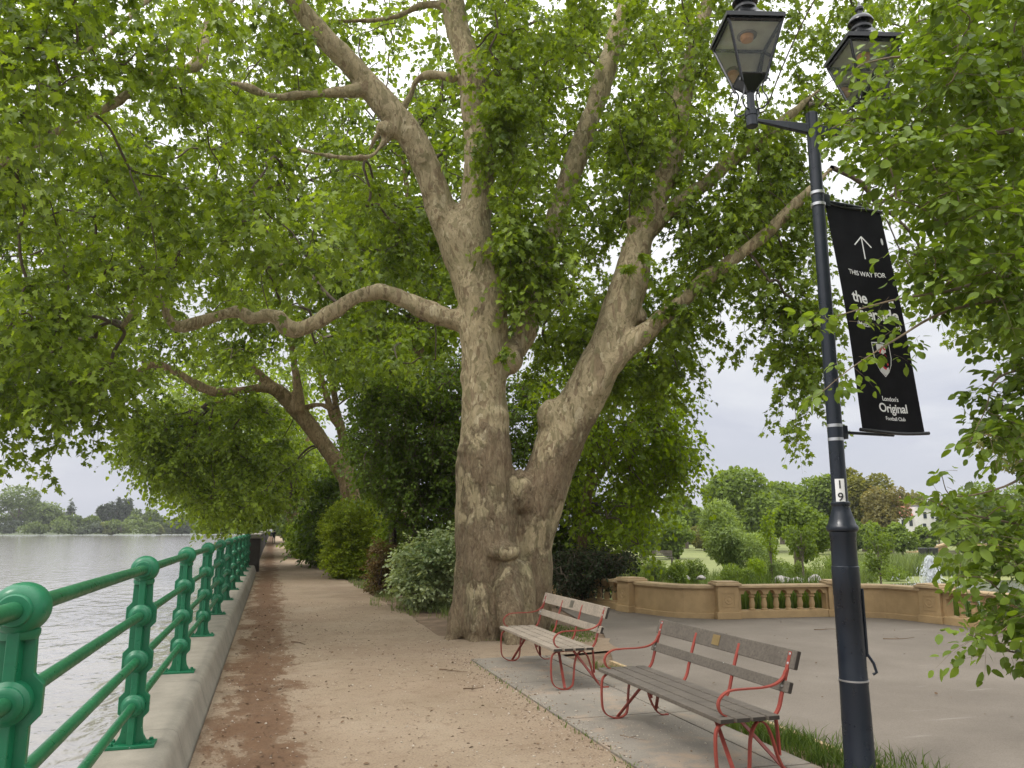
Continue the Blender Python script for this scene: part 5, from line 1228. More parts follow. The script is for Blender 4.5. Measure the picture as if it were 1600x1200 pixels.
cr2.shoots(C2, 12, 0.72, 10, 0.15, 'simple', droop=0.55, fold=0.4, curl=0.5, twr=0.006)
cr2.build(plane2, MAT['leaf_plane'], MAT['twig'])

# ------------------------------------------------------------------ further trees of the row, closing the tunnel
def row_tree(name, label, base_px, H, limbs, regions, leaf, ls, per=9, L=1.0, nl=7, shape='simple', bark=None, fv=0.09, group=None, droop=0.4):
    b = P(*base_px, H); r = thing(name, label, 'tree', (b[0], b[1], -0.02), group=group)
    tb = [dense_limb(*limb(a, hh)) for a, hh in limbs]
    mb = MB()
    for p, rr in tb: mb.tube(p, rr, 10)
    mb.tube(catmull([[b[0], b[1], -0.1], tb[0][0][0]], 2), [tb[0][1][0] * 1.5, tb[0][1][0] * 1.2, tb[0][1][0]], 10)
    mb.build('trunk', bark or MAT['bark_row'], r, True)
    nn = np.vstack([p for p, _ in tb]); nn = nn[nn[:, 2] > 1.5] if (nn[:, 2] > 2.5).any() else nn; c = Crown()
    C = np.vstack([fill(*q) for q in regions]); c.branches(nn, C, 0.008, 0.008, 0.08, 4, 0.12)
    c.shoots(C, per, L, nl, ls, shape, droop=droop, twr=0.007); c.build(r, leaf, MAT['twig']); return r
row_tree('plane_tree', 'third plane tree along the path, its low canopy hanging over the river railing', (478, 842), 52,
         [([(478, 842, 16), (462, 806, 14), (448, 790, 12), (430, 765, 10), (410, 748, 9), (392, 735, 7), (370, 725, 5)], [52, 50]), ([(470, 820, 10), (475, 770, 9), (480, 700, 7), (478, 620, 5)], 53)],
         [([(250, 740), (330, 690), (450, 680), (520, 720), (520, 775), (450, 762), (405, 772), (350, 806), (290, 795)], 44, 60, 190), ([(230, 560), (520, 560), (520, 700), (240, 700)], 46, 60, 110), ([(300, 780), (390, 790), (385, 812), (330, 812)], 44, 56, 24)],
         MAT['leaf_row'], 0.27, 9, 1.4, 8)
row_tree('plane_tree', 'farthest plane tree over the path, closing the dark leafy tunnel above the walkers', (462, 838), 85,
         [([(462, 838, 10), (452, 810, 9), (446, 796, 7), (436, 780, 5)], 85), ([(458, 820, 6), (464, 780, 5), (466, 720, 4)], 86)],
         [([(330, 730), (520, 720), (520, 770), (470, 766), (430, 768), (380, 790), (330, 805)], 75, 110, 190), ([(300, 640), (520, 640), (520, 740), (300, 740)], 80, 100, 80)],
         MAT['leaf_row'], 0.42, 8, 2.0, 8)
row_tree('plane_tree', 'distant dark tree closing the far end of the path beyond the walkers', (440, 836), 190,
         [([(440, 836, 5), (438, 815, 4), (434, 795, 3), (430, 780, 2)], 190)],
         [([(370, 770), (480, 770), (480, 826), (436, 828), (418, 824), (370, 826)], 180, 205, 150)], MAT['leaf_row'], 0.75, 8, 2.4, 7)
row_tree('plane_tree', 'tall pale-stemmed plane tree rising behind the dark evergreens, left of the big forked trunk', (640, 800), 24,
         [([(640, 640, 18), (642, 580, 17), (646, 520, 16), (652, 470, 14), (648, 400, 12), (640, 330, 9), (630, 250, 6)], 24), ([(648, 520, 10), (672, 480, 9), (700, 440, 7), (715, 410, 5)], 24), ([(645, 560, 8), (680, 530, 7), (715, 510, 5)], 24), ([(644, 480, 8), (610, 430, 6), (590, 380, 5)], 24)],
         [([(520, 250), (760, 250), (820, 400), (720, 560), (560, 540), (520, 400)], 20, 27, 130), ([(760, 0), (1120, 0), (1080, 300), (880, 420), (780, 450)], 21, 28, 170), ([(440, 20), (760, 0), (740, 250), (500, 250)], 20, 27, 50)],
         MAT['leaf_plane'], 0.19, 10, 0.85, 8)
# bright drooping tree behind the forked trunk
row_tree('lime_tree', 'bright yellow-green drooping tree just behind the forked plane trunk, left of the lake lawn', (905, 905), 20,
         [([(905, 890, 16), (915, 800, 15), (925, 720, 13), (930, 640, 10), (930, 560, 7)], 20), ([(915, 780, 9), (960, 700, 8), (1000, 650, 6), (1040, 640, 4)], 20), ([(925, 700, 8), (970, 620, 6), (1010, 560, 4)], 20)],
         [([(860, 540), (1000, 520), (1060, 600), (1080, 680), (1060, 730), (1010, 800), (1000, 850), (930, 880), (880, 800), (850, 680)], 17.5, 22, 160), ([(1000, 640), (1090, 700), (1080, 730), (1030, 760)], 18, 20, 14)],
         MAT['leaf_bright'], 0.115, 11, 0.6, 9, droop=0.9)
# dark evergreens behind the trunk
row_tree('holly_tree', 'dense dark evergreen tree filling the gap between the hedge and the plane trunk', (610, 880), 21.5,
         [([(612, 890, 12), (616, 800, 11), (622, 720, 9), (628, 640, 6), (632, 590, 4)], 21.5), ([(614, 800, 7), (660, 720, 6), (690, 650, 4)], 21.5)],
         [([(545, 640), (580, 590), (640, 590), (720, 570), (730, 900), (650, 900), (625, 850), (612, 790), (570, 760), (540, 700)], 19.2, 22.5, 400), ([(720, 560), (860, 600), (860, 700), (800, 720), (720, 900)], 19.5, 22, 110)],
         MAT['leaf_ever'], 0.095, 13, 0.42, 9, 'kite', MAT['stem'], droop=0.5)
row_tree('yew_tree', 'dark shadowy evergreen behind the trunk fork, above the broken baluster bay', (880, 900), 22.5,
         [([(880, 895, 8), (878, 840, 7), (876, 780, 5), (872, 740, 3)], 22.5)],
         [([(845, 740), (900, 730), (935, 800), (940, 860), (900, 905), (850, 900)], 21.5, 24.0, 120)],
         MAT['leaf_ever'], 0.10, 11, 0.42, 9, 'kite', MAT['stem'])
row_tree('holly_tree', 'dark evergreen mass behind the clipped hedge, beside the leaning plane trunk', (500, 850), 36,
         [([(500, 860, 8), (502, 800, 7), (505, 740, 5)], 36)],
         [([(470, 760), (540, 720), (620, 700), (640, 800), (560, 830), (540, 880), (500, 880), (475, 850)], 33.5, 38, 230)],
         MAT['leaf_ever'], 0.17, 11, 0.7, 8, 'kite', MAT['stem'])
# ------------------------------------------------------------------ hedges and shrubs along the path
def shrub(name, label, cat, region, H0_, H1_, n, leaf, ls, shape='kite', per=9, L=0.3, nl=8, droop=0.2, base=None, group=None, extra=None, up=0.3):
    C = fill(region, H0_, H1_, n)
    if extra is not None: C = np.vstack([C, extra])
    b = np.array([C[:, 0].mean(), C[:, 1].mean(), 0.0]) if base is None else np.asarray(base)
    z0 = garden_z(b[0], b[1]); b = np.array([b[0], b[1], z0]); r = thing(name, label, cat, tuple(b), group=group)
    C[:, 2] = np.maximum(C[:, 2], z0 + 0.08); c = Crown()
    st = [b + np.array([0.15 * math.cos(t), 0.15 * math.sin(t), -0.05]) for t in np.linspace(0, 5, 6)]
    mb = MB(); top = C[:, 2].max(); nodes = []
    for s in st:
        q = C[RNG.integers(len(C))]; e = np.array([q[0] * 0.6 + s[0] * 0.4, q[1] * 0.6 + s[1] * 0.4, z0 + (top - z0) * 0.6]); p = catmull([s, (s + e) / 2 + RNG.normal(size=3) * 0.05, e], 4); mb.tube(p, np.linspace(0.035, 0.012, len(p)), 6); nodes.append(p)
    mb.build('stem', MAT['stem'], r, True)
    c.branches(np.vstack(nodes), C, 0.003, 0.003, 0.05, 4, 0.03)
    c.shoots(C, per, L, nl, ls, shape, droop=droop, twr=0.0025, up=up)
    c.build(r, leaf, MAT['stem'], 'crown', 'branches'); return r
shrub('hedge_bush', 'tall rounded yellow-green clipped hedge bush at the right edge of the path', 'hedge', [(505, 880), (505, 820), (515, 795), (545, 782), (580, 786), (600, 820), (600, 870), (590, 900), (560, 905), (530, 903)], 26.5, 29, 420, MAT['leaf_hedge'], 0.075, 'kite', 12, 0.22, 9)
shrub('reddish_shrub', 'upright shrub with rusty red-brown leaves between the hedge and the variegated bush', 'shrub', [(578, 930), (575, 880), (590, 850), (615, 852), (625, 890), (622, 935)], 20.5, 21.8, 70, MAT['leaf_red'], 0.06, 'kite', 9, 0.2, 8)
shrub('green_shrub', 'mid green shrub wedged between the yellow-green hedge and the reddish shrub', 'shrub', [(592, 850), (604, 815), (640, 820), (625, 860), (600, 930), (580, 930), (585, 890)], 21.5, 23.0, 110, MAT['leaf_row'], 0.07, 'kite', 10, 0.25, 8)
shrub('variegated_shrub', 'rounded variegated shrub with cream-edged leaves against the left side of the big trunk', 'shrub', [(622, 900), (625, 865), (655, 848), (690, 832), (716, 840), (712, 935), (690, 946), (650, 940), (630, 930)], 16.4, 18.0, 140, MAT['leaf_varieg'], 0.085, 'ovate', 10, 0.26, 8)
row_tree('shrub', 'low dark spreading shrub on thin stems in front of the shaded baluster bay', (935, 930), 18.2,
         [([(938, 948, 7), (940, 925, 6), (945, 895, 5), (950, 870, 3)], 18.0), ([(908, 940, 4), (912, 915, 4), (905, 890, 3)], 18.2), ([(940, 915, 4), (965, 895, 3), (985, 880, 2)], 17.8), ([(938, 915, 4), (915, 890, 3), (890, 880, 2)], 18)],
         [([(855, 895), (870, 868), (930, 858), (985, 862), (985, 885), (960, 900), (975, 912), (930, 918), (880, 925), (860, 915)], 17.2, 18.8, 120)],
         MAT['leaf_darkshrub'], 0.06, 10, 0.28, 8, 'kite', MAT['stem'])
for i, (reg, a, b, n, lab) in enumerate((
    ([(455, 850), (458, 822), (475, 812), (500, 820), (500, 880), (480, 882), (465, 868)], 44, 50, 130, 'dark green hedge bush on the right of the path, just beyond the clipped yellow-green one'),
    ([(455, 850), (457, 828), (464, 820), (476, 830), (476, 862), (462, 862)], 62, 70, 90, 'smaller dark hedge bush farther along the right of the path, near the walkers'),
    ([(445, 842), (446, 826), (452, 818), (460, 830), (460, 850)], 88, 96, 70, 'tiny distant hedge bush at the end of the path, beside the walkers'))):
    shrub('hedge_bush', lab, 'hedge', reg, a, b, n, MAT['leaf_row'], 0.16 + 0.06 * i, 'kite', 9, (0.55, 0.4, 0.4)[i], 8)
# low wooden bench end peeping out past the hedge
wb = thing('wooden_bench', 'old low wooden bench half hidden behind the clipped hedge beside the path', 'bench', tuple(G(505, 886)))
q = G(505, 886)
mb = MB(); mb.box((q[0] + .3, q[1] + .4, 0.40), (0.5, 1.3, 0.06), bev=0.01); mb.build('seat', MAT['wood_grey'], wb, True)
for yy in (-.2, 1.0):
    mb = MB(); mb.box((q[0] + .3, q[1] + yy, 0.18), (0.46, 0.08, 0.38), bev=0.01); mb.build('leg', MAT['wood_dark'], wb, True)
mb = MB(); mb.box((q[0] + .55, q[1] + .4, 0.62), (0.05, 1.3, 0.34), M=Matrix.Translation((q[0] + .58, q[1] + .4, 0.64)) @ Matrix.Rotation(0.25, 4, 'Y'), bev=0.01); mb.build('backrest', MAT['wood_grey'], wb, True)

# ------------------------------------------------------------------ grass
def strip_xy(poly, n):
    poly = np.array(poly, float); lo, hi = poly.min(0), poly.max(0); q = lo + RNG.random((n * 4, 2)) * (hi - lo); q = q[in_poly(q, poly)]; return q[:n]
xy = np.vstack([strip_xy([(3.80, 1.5), (4.16, 1.5), (4.16, 6.0), (3.80, 6.0)], 8000), strip_xy([(3.78, 6.0), (4.14, 6.0), (4.05, 8.4), (3.80, 9.4)], 4200), strip_xy([(4.2, 2.5), (4.7, 2.5), (4.5, 5.6), (4.22, 5.9)], 700)])
xy = xy[np.array([mnoise.noise(Vector((x * 4, y * 2.5, 8))) + 0.35 * RNG.normal() > -0.12 for x, y in xy])]
blades(xy, -0.02, 0.125, 0.0045, 0.9, MAT['grass'], 'grass_strip', 'long green grass growing in the strip behind the benches')
tuft = np.vstack([strip_xy([tuple(G(*p)[:2]) for p in ((575, 945), (640, 962), (700, 968), (715, 945), (640, 935), (590, 925))], 2600), strip_xy([tuple(G(*p)[:2]) for p in ((525, 898), (560, 920), (600, 935), (590, 915), (545, 895))], 1500)])
tuft = tuft[np.array([mnoise.noise(Vector((x * 2.2, y * 1.6, 2))) + 0.25 * RNG.normal() > 0.08 for x, y in tuft])]
blades(tuft, -0.02, 0.17, 0.006, 0.9, MAT['reed'], 'verge_grass', 'dry yellowish grass tufts under the shrubs by the path')
tuft = np.vstack([strip_xy([tuple(G(*p)[:2]) for p in ((755, 1002), (800, 1002), (800, 985), (770, 985))], 900), strip_xy([tuple(G(*p)[:2]) for p in ((850, 1000), (935, 1005), (930, 985), (850, 975))], 1200), strip_xy([(2.44, 5), (2.54, 5), (2.54, 10), (2.44, 10)], 130)])
blades(tuft, -0.004, 0.05, 0.005, 0.7, MAT['grass'], 'short_grass', 'thin short grass at the foot of the trunk and along the paving edge')

# ------------------------------------------------------------------ tree at the right, its branches reaching into view
HR = 4.7
hz_root = thing('hazel_tree', 'leafy tree reaching in from the right, its branches crossing the lamp post and banner', 'tree', (P(1990, 900, HR)[0], P(1990, 900, HR)[1], -0.02))
b0 = np.array([*P(1990, 900, HR)[:2], -0.1]); mb = MB()
stems = []
tr = catmull([b0, b0 + np.array([-.05, .1, 1.4]), b0 + np.array([-.2, .2, 2.8]), b0 + np.array([-.5, .3, 4.6])], 6); mb.tube(tr, np.linspace(0.17, 0.06, len(tr)), 12); stems.append(tr)
def spray(pts, Hs, r0, r1):
    p, _ = limb([(x, y, 1) for x, y in pts], Hs); p = catmull(p, 5); mb.tube(p, np.linspace(r0, r1, len(p)), 6); return p
z_at = lambda t: tr[int(t * (len(tr) - 1))]
def from_trunk(t, pts, Hs, r0, r1):
    p, _ = limb([(x, y, 1) for x, y in pts], Hs); p = catmull(np.vstack([z_at(t), p]), 5); mb.tube(p, r0 * (1 - np.linspace(0, 1, len(p))) ** 1.8 + r1 * 0.8, 6); return p
BR = [from_trunk(0.75, [(1700, 300), (1560, 330), (1480, 350), (1440, 325), (1400, 310)], [HR, HR - .5], 0.03, 0.004),
      from_trunk(0.62, [(1720, 420), (1580, 430), (1480, 455), (1400, 468), (1320, 490), (1262, 510)], [HR, HR - .6], 0.026, 0.003),
      from_trunk(0.60, [(1700, 470), (1560, 470), (1470, 490), (1400, 530), (1330, 575), (1285, 612)], [HR, HR - .6], 0.024, 0.003),
      from_trunk(0.85, [(1700, 120), (1560, 130), (1430, 90), (1350, 100), (1330, 118)], [HR, HR - .2], 0.03, 0.004),
      from_trunk(0.80, [(1700, 200), (1540, 210), (1400, 195), (1340, 185), (1300, 200)], [HR, HR - .3], 0.03, 0.004),
      from_trunk(0.9, [(1720, 20), (1600, 0), (1500, 10), (1420, 40)], [HR, HR + .2], 0.03, 0.005),
      from_trunk(0.55, [(1740, 560), (1640, 570), (1560, 590), (1540, 640), (1510, 700)], [HR, HR - .3], 0.022, 0.003),
      from_trunk(0.50, [(1740, 680), (1640, 720), (1570, 760), (1490, 775), (1470, 740)], [HR, HR - .5], 0.02, 0.003),
      from_trunk(0.45, [(1740, 820), (1650, 830), (1570, 815), (1500, 800), (1450, 780)], [HR, HR - .5], 0.02, 0.003),
      from_trunk(0.35, [(1740, 900), (1660, 930), (1590, 940), (1540, 905), (1500, 900)], [HR, HR - .6], 0.018, 0.003),
      from_trunk(0.30, [(1740, 960), (1660, 1010), (1590, 1020), (1540, 1000), (1510, 990)], [HR, HR - .7], 0.018, 0.003)]
mb.build('trunk', MAT['near_twig'], hz_root, True)
nodes = np.vstack([tr] + BR); c = Crown(); Cs = []
for poly, a, b, n in (
    ([(1440, -60), (1660, -60), (1660, 560), (1590, 560), (1540, 430), (1490, 400), (1440, 300), (1400, 230), (1430, 140), (1440, 20)], HR - .6, HR + 1.4, 190),
    ([(1310, 120), (1420, 110), (1430, 250), (1350, 260), (1300, 235)], HR - .5, HR - .1, 11),
    ([(1330, 290), (1430, 310), (1520, 440), (1490, 470), (1430, 370), (1340, 320)], HR - .7, HR - .3, 5),
    ([(1560, 560), (1660, 540), (1660, 650), (1580, 680)], HR - .4, HR + .1, 9),
    ([(1520, 800), (1660, 740), (1660, 900), (1600, 880), (1530, 850)], HR - .6, HR + .1, 9),
    ([(1520, 700), (1560, 640), (1590, 660), (1540, 730), (1500, 780)], HR - .5, HR - .2, 4),
    ([(1560, 900), (1660, 890), (1660, 1030), (1600, 1040), (1540, 1000)], HR - .8, HR - .2, 8)):
    Cs.append(fill(poly, a, b, n))
C = np.vstack(Cs); c.branches(nodes, C, 0.0015, 0.0018, 0.06, 4, 0.012)
c.shoots(C, 7, 0.21, 8, 0.064, 'ovate', droop=0.25, spread=(1, 1, 0.45), twr=0.0018, fold=0.22)
along = []
for p in BR: along.append(p[9:])
A = np.vstack(along); A = A + RNG.normal(size=A.shape) * 0.02; A = A[::2]; c.shoots(A, 2, 0.12, 7, 0.056, 'ovate', droop=0.25, spread=(1, 1, 0.4), twr=0.0015, fold=0.22)
c.build(hz_root, MAT['leaf_near'], MAT['near_twig'])
# ------------------------------------------------------------------ lower garden beyond the balustrade
def gz(p): return garden_z(p[0], p[1])
def garden_pt(px, py_base, H):
    p = P(px, py_base, H); return np.array([p[0], p[1], gz(p)])
def gtree(name, label, cat, px0, px1, py_top, py_bot, H, n, ls, leaf, lumps=9, base_py=None, **k):
    """crown seen between px0..px1 and py_top..py_bot at distance H"""
    cx, cy_ = (px0 + px1) / 2, (py_top + py_bot) / 2; c = P(cx, cy_, H); mp_ = m_per_px(cx, cy_, H)
    rx = (px1 - px0) / 2 * mp_; rz = (py_bot - py_top) / 2 * mp_
    b = np.array([c[0], c[1], gz(c)])
    return simple_tree(name, label, cat, b, c, (rx, rx, rz), int(n * 1.7), ls * 0.72, leaf, lumps, floor=b[2] + 0.1, **k)
wd = np.tile(np.array([[0.1, 0, -1.0]]), (1, 1))
gtree('round_tree', 'broad domed green tree beyond the lake lawn, left of the lamp post', 'tree', 1085, 1255, 735, 850, 95, 8500, 0.62, MAT['leaf_garden'], 14)
gtree('willow_bush', 'pale feathery willow bush standing in front of the domed tree, left of the lamp post', 'bush', 1093, 1212, 783, 905, 40, 9000, 0.30, MAT['leaf_willow'], 12, shape='narrow')
gtree('round_bush', 'small dense round evergreen bush at the left edge of the lawn', 'bush', 1026, 1092, 810, 868, 72, 2600, 0.36, MAT['leaf_garden'], 8)
gtree('leafy_tree', 'mid green leafy tree between the willow bush and the lamp post', 'tree', 1195, 1290, 768, 880, 46, 5200, 0.28, MAT['leaf_garden'], 10)
gtree('tall_tree', 'tall tree directly behind the lamp post with a broken crown top', 'tree', 1248, 1345, 730, 850, 100, 5200, 0.6, MAT['leaf_garden'], 12)
gtree('olive_tree', 'olive-brown leafed tree just right of the lamp post beyond the lawn', 'tree', 1300, 1395, 733, 850, 96, 5600, 0.55, MAT['leaf_olive'], 12)
gtree('rust_tree', 'rusty brown thin-leaved tree in front of the white house', 'tree', 1345, 1425, 757, 840, 88, 2600, 0.40, MAT['leaf_rust'], 10, trunk_r=0.35)
gtree('bushy_tree', 'light green tree at the left of the lawn behind the bright drooping tree', 'tree', 965, 1040, 735, 862, 70, 4200, 0.45, MAT['leaf_garden'], 10)
gtree('bushy_tree', 'grey-green tree filling the background between the bright drooping tree and the domed tree', 'tree', 1030, 1110, 755, 845, 110, 3600, 0.7, MAT['leaf_garden'], 10)
gtree('young_tree', 'slim young tree standing right of the lamp post near the fountain', 'sapling', 1345, 1400, 815, 908, 36, 700, 0.16, MAT['leaf_garden'], 9, trunk_r=0.04, inner=0.1)
gtree('young_tree', 'slim young tree with drooping twigs standing left of the lamp post above the rocks', 'sapling', 1222, 1282, 808, 880, 34, 620, 0.16, MAT['leaf_garden'], 9, trunk_r=0.04, inner=0.1)
gtree('young_tree', 'thin pale sapling in front of the willow bush', 'sapling', 1188, 1218, 790, 880, 33, 300, 0.15, MAT['leaf_bright'], 7, trunk_r=0.03, inner=0.1)
for i, (a, b, t, bo, H, lab) in enumerate(((1385, 1432, 815, 865, 82, 'low rounded shrub left of the terracotta ramp'), (1425, 1475, 818, 858, 86, 'bright green shrub behind the terracotta ramp'), (1470, 1520, 815, 862, 84, 'green shrub right of the clipped ball, above the ramp'), (1515, 1570, 800, 858, 92, 'large shrub behind the far balustrade, left part'), (1560, 1650, 790, 858, 92, 'large shrub behind the far balustrade at the right edge'))):
    gtree('background_shrub', lab, 'shrub', a, b, t, bo, H, 1500, 0.4, MAT['leaf_garden'], 7, group='shrubs behind the lawn')
gtree('topiary_ball', 'clipped dark green ball bush beside the white house', 'bush', 1452, 1480, 818, 842, 105, 1500, 0.3, MAT['leaf_ever'], 24, inner=0.9)
gtree('cedar_tree', 'pale flat-layered cedar at the right edge beyond the nearer leaves', 'tree', 1530, 1720, 655, 760, 60, 2600, 0.4, MAT['leaf_olive'], 9, inner=0.2)
gtree('tall_tree', 'tall background tree beyond the far balustrade at the right edge', 'tree', 1500, 1640, 745, 850, 120, 4200, 0.7, MAT['leaf_garden'], 10)
for a, b, t, H, lab, lf in ((1085, 1160, 775, 135, 'hazy far tree peeping out left of the domed tree', 'leaf_garden'), (1180, 1260, 752, 140, 'hazy far tree just right of the domed tree', 'leaf_garden'), (1290, 1370, 750, 125, 'hazy far tree behind the olive-brown one', 'leaf_olive'), (1470, 1530, 770, 128, 'hazy far tree right of the white house', 'leaf_garden'), (1000, 1100, 770, 140, 'hazy tree line tree at the far left end of the lawn', 'leaf_garden'), (1230, 1330, 760, 150, 'hazy far tree seen either side of the lamp post', 'leaf_garden'), (1380, 1460, 765, 150, 'hazy far tree behind the rust-coloured one', 'leaf_olive'), (1450, 1560, 775, 150, 'hazy far tree behind the white house', 'leaf_garden')):
    gtree('far_tree', lab, 'tree', a, b, t, 850, H, 2600, 0.95, MAT[lf], 9, group='far trees beyond the lawn')
# hedge boxes under the far balustrade
def box_hedge(label, px0, px1, pyt, pyb, H):
    a, b = P(px0, pyb, H), P(px1, pyb, H); t = P(px0, pyt, H); z0 = gz(a); n = 2600; u = RNG.random(n); p = a + (b - a) * u[:, None]
    d = np.array([HD[0], HD[1], 0]); hgt = t[2] - z0; p[:, 2] = z0 + hgt * RNG.random(n) ** 0.6; p += d * (RNG.random(n) * 1.2)[:, None]
    r = thing('box_hedge', label, 'hedge', (*((a + b) / 2)[:2], z0)); c = Crown(); c.leaves(p, rand_unit(n), unit(np.array([0, 0, 1.0]) + rand_unit(n)), 0.26 * (0.6 + 0.7 * RNG.random(n)), 'kite')
    mb = MB()
    for s in np.linspace(0.1, 0.9, 6): q = a + (b - a) * s + d * 0.6; mb.tube([(q[0], q[1], z0 - .05), (q[0], q[1], z0 + hgt * .7)], [0.05, 0.02], 6)
    mb.build('stem', MAT['stem'], r, True); c.build(r, MAT['leaf_ever'], MAT['stem'])
box_hedge('clipped dark green box hedge under the far terracotta balustrade, left one', 1512, 1545, 860, 876, 88)
box_hedge('long clipped dark green hedge under the far terracotta balustrade at the right edge', 1548, 1680, 864, 880, 84)
# far balustrade and the ramp
def far_wall(name, label, px0, px1, pyt, pyb, H, nb):
    a, b = P(px0, pyb, H), P(px1, pyb, H); tz = P(px0, pyt, H)[2]; z0 = gz(a); r = thing(name, label, 'balustrade', (*a[:2], z0)); d = (b - a) / np.linalg.norm(b - a); an = math.atan2(d[1], d[0]); L = np.linalg.norm(b - a)
    zb = P(px0, pyb, H)[2]; mid = (a + b) / 2
    mb = MB(); mb.box((mid[0], mid[1], (z0 + zb) / 2), (L, 0.4, zb - z0 + 0.1), an); mb.build('base_wall', MAT['buff'], r, True)
    mb = MB(); mb.box((mid[0], mid[1], tz), (L, 0.5, 0.22), an); mb.build('coping', MAT['buff_cap'], r, True)
    for i in range(nb + 1):
        q = a + d * (L * i / nb)
        mb = MB(); mb.lathe([(0.16, zb), (0.10, zb + 0.1), (0.15, zb + (tz - zb) * .4), (0.09, zb + (tz - zb) * .7), (0.15, tz - 0.05)], (q[0], q[1], 0), 8) if i % 9 else mb.box((q[0], q[1], (z0 + tz) / 2 + .1), (0.7, 0.7, tz - z0 + 0.4), an); mb.build('baluster' if i % 9 else 'pier', MAT['buff'], r, True)
far_wall('balustrade', 'distant terracotta balustrade across the lawn at the right, half behind leaves', 1508, 1700, 851, 862, 100, 36)
rp = thing('ramp_wall', 'sloping terracotta ramp wall beside the steps across the lawn', 'wall', tuple(garden_pt(1430, 870, 92)))
a, b = garden_pt(1426, 870, 92), garden_pt(1482, 870, 92); d = (b - a); zt1, zt2_ = P(1428, 866, 92)[2], P(1480, 849, 92)[2]
mb = MB(); nn_ = np.array([HD[0], HD[1], 0]) * 0.5
V = [a, b, np.array([*b[:2], zt2_]), np.array([*a[:2], zt1])]; V = V + [v + nn_ for v in V]
mb.add(V, [(0, 1, 2, 3), (7, 6, 5, 4), (0, 3, 7, 4), (1, 5, 6, 2), (0, 4, 5, 1)]); mb.build('slope', MAT['buff'], rp, True)
V = [np.array([*(a - d * .02)[:2], zt1]), np.array([*(b + d * .02)[:2], zt2_])]; mb = MB(); mb.bar([V[0] + nn_ * .5, V[1] + nn_ * .5], 0.8, 0.16, (HD[0], HD[1], 0)); mb.build('coping', MAT['buff_cap'], rp, True)
mb = MB(); mb.box((*(a + nn_ * .5)[:2], (a[2] + zt1) / 2 + .12), (1.0, 1.0, zt1 - a[2] + .35), math.atan2(d[1], d[0])); mb.build('end_pier', MAT['buff'], rp, True)
# white house
hb = garden_pt(1432, 850, 130); house = thing('white_house', 'white rendered house with dark windows and a red tiled roof behind the rust-coloured tree', 'house', tuple(hb))
m_ = m_per_px(1432, 800, 130); zt_ = P(1432, 786, 130)[2]; an = math.atan2(RT[1], RT[0]) + 0.15
def hbox(name, px0, px1, pyt, pyb, dep, mat, back=0.0, parent=house):
    a, b = P(px0, pyb, 130), P(px1, pyb, 130); t = P((px0 + px1) / 2, pyt, 130)[2]; bo = max(hb[2] - .1, P((px0 + px1) / 2, pyb, 130)[2]) if pyb < 850 else hb[2] - .1; mid = (a + b) / 2 + HD * (dep / 2 + back)
    mb = MB(); mb.box((mid[0], mid[1], (t + bo) / 2), (np.linalg.norm(b - a), dep, t - bo), math.atan2(RT[1], RT[0])); return mb.build(name, mat, parent, True)
hbox('wall', 1436, 1466, 792, 860, 8, MAT['white_wall']); hbox('wing', 1392, 1436, 806, 860, 7, MAT['white_wall'], 1.0)
hbox('flat_roof', 1434, 1468, 789, 792, 8.6, MAT['slate'], -.3)
mb = MB(); a, b = P(1398, 806, 131), P(1436, 806, 131); zr = P(1417, 774, 131)[2]; mdl = (a + b) / 2 + HD * 3.5; c0 = [a - HD * .3, b - HD * .3, b + HD * 7.5, a + HD * 7.5]
mb.add(c0 + [np.array([*(a * .7 + b * .3 + HD * 3.5)[:2], zr]), np.array([*(a * .3 + b * .7 + HD * 3.5)[:2], zr])], [(0, 1, 5, 4), (1, 2, 5), (2, 3, 4, 5), (3, 0, 4), (3, 2, 1, 0)]); mb.build('roof', MAT['red_roof'], house, True)
for x0, x1, y0, y1 in ((1443, 1448, 800, 810), (1455, 1459, 800, 810), (1443, 1448, 818, 832), (1456, 1460, 818, 832), (1402, 1407, 812, 822), (1414, 1419, 812, 822), (1426, 1431, 812, 822)):
    hbox('window', x0, x1, y0, y1, 0.2, MAT['window_dark'], 0.93 if x0 < 1436 else -0.07)
house2 = thing('white_house', 'second pale house glimpsed at the far right through the leaves', 'house', tuple(garden_pt(1540, 850, 135)))
a = garden_pt(1520, 850, 135); b = garden_pt(1575, 850, 135); mid = (a + b) / 2 + HD * 4; t = P(1540, 790, 135)[2]
mb = MB(); mb.box((mid[0], mid[1], (t + a[2]) / 2), (np.linalg.norm(b - a), 8, t - a[2]), math.atan2(RT[1], RT[0])); mb.build('wall', MAT['white_wall'], house2, True)
mb = MB(); mb.box((mid[0], mid[1], t + .4), (np.linalg.norm(b - a) + .6, 8.6, 0.8), math.atan2(RT[1], RT[0])); mb.build('roof', MAT['red_roof'], house2, True)
for u in (.2, .45, .7):
    q = a + (b - a) * u - HD * 0.0; mb = MB(); mb.box((q[0], q[1], t - 2.2), (0.8, 0.16, 1.4), math.atan2(RT[1], RT[0])); mb.build('window', MAT['window_dark'], house2, True)

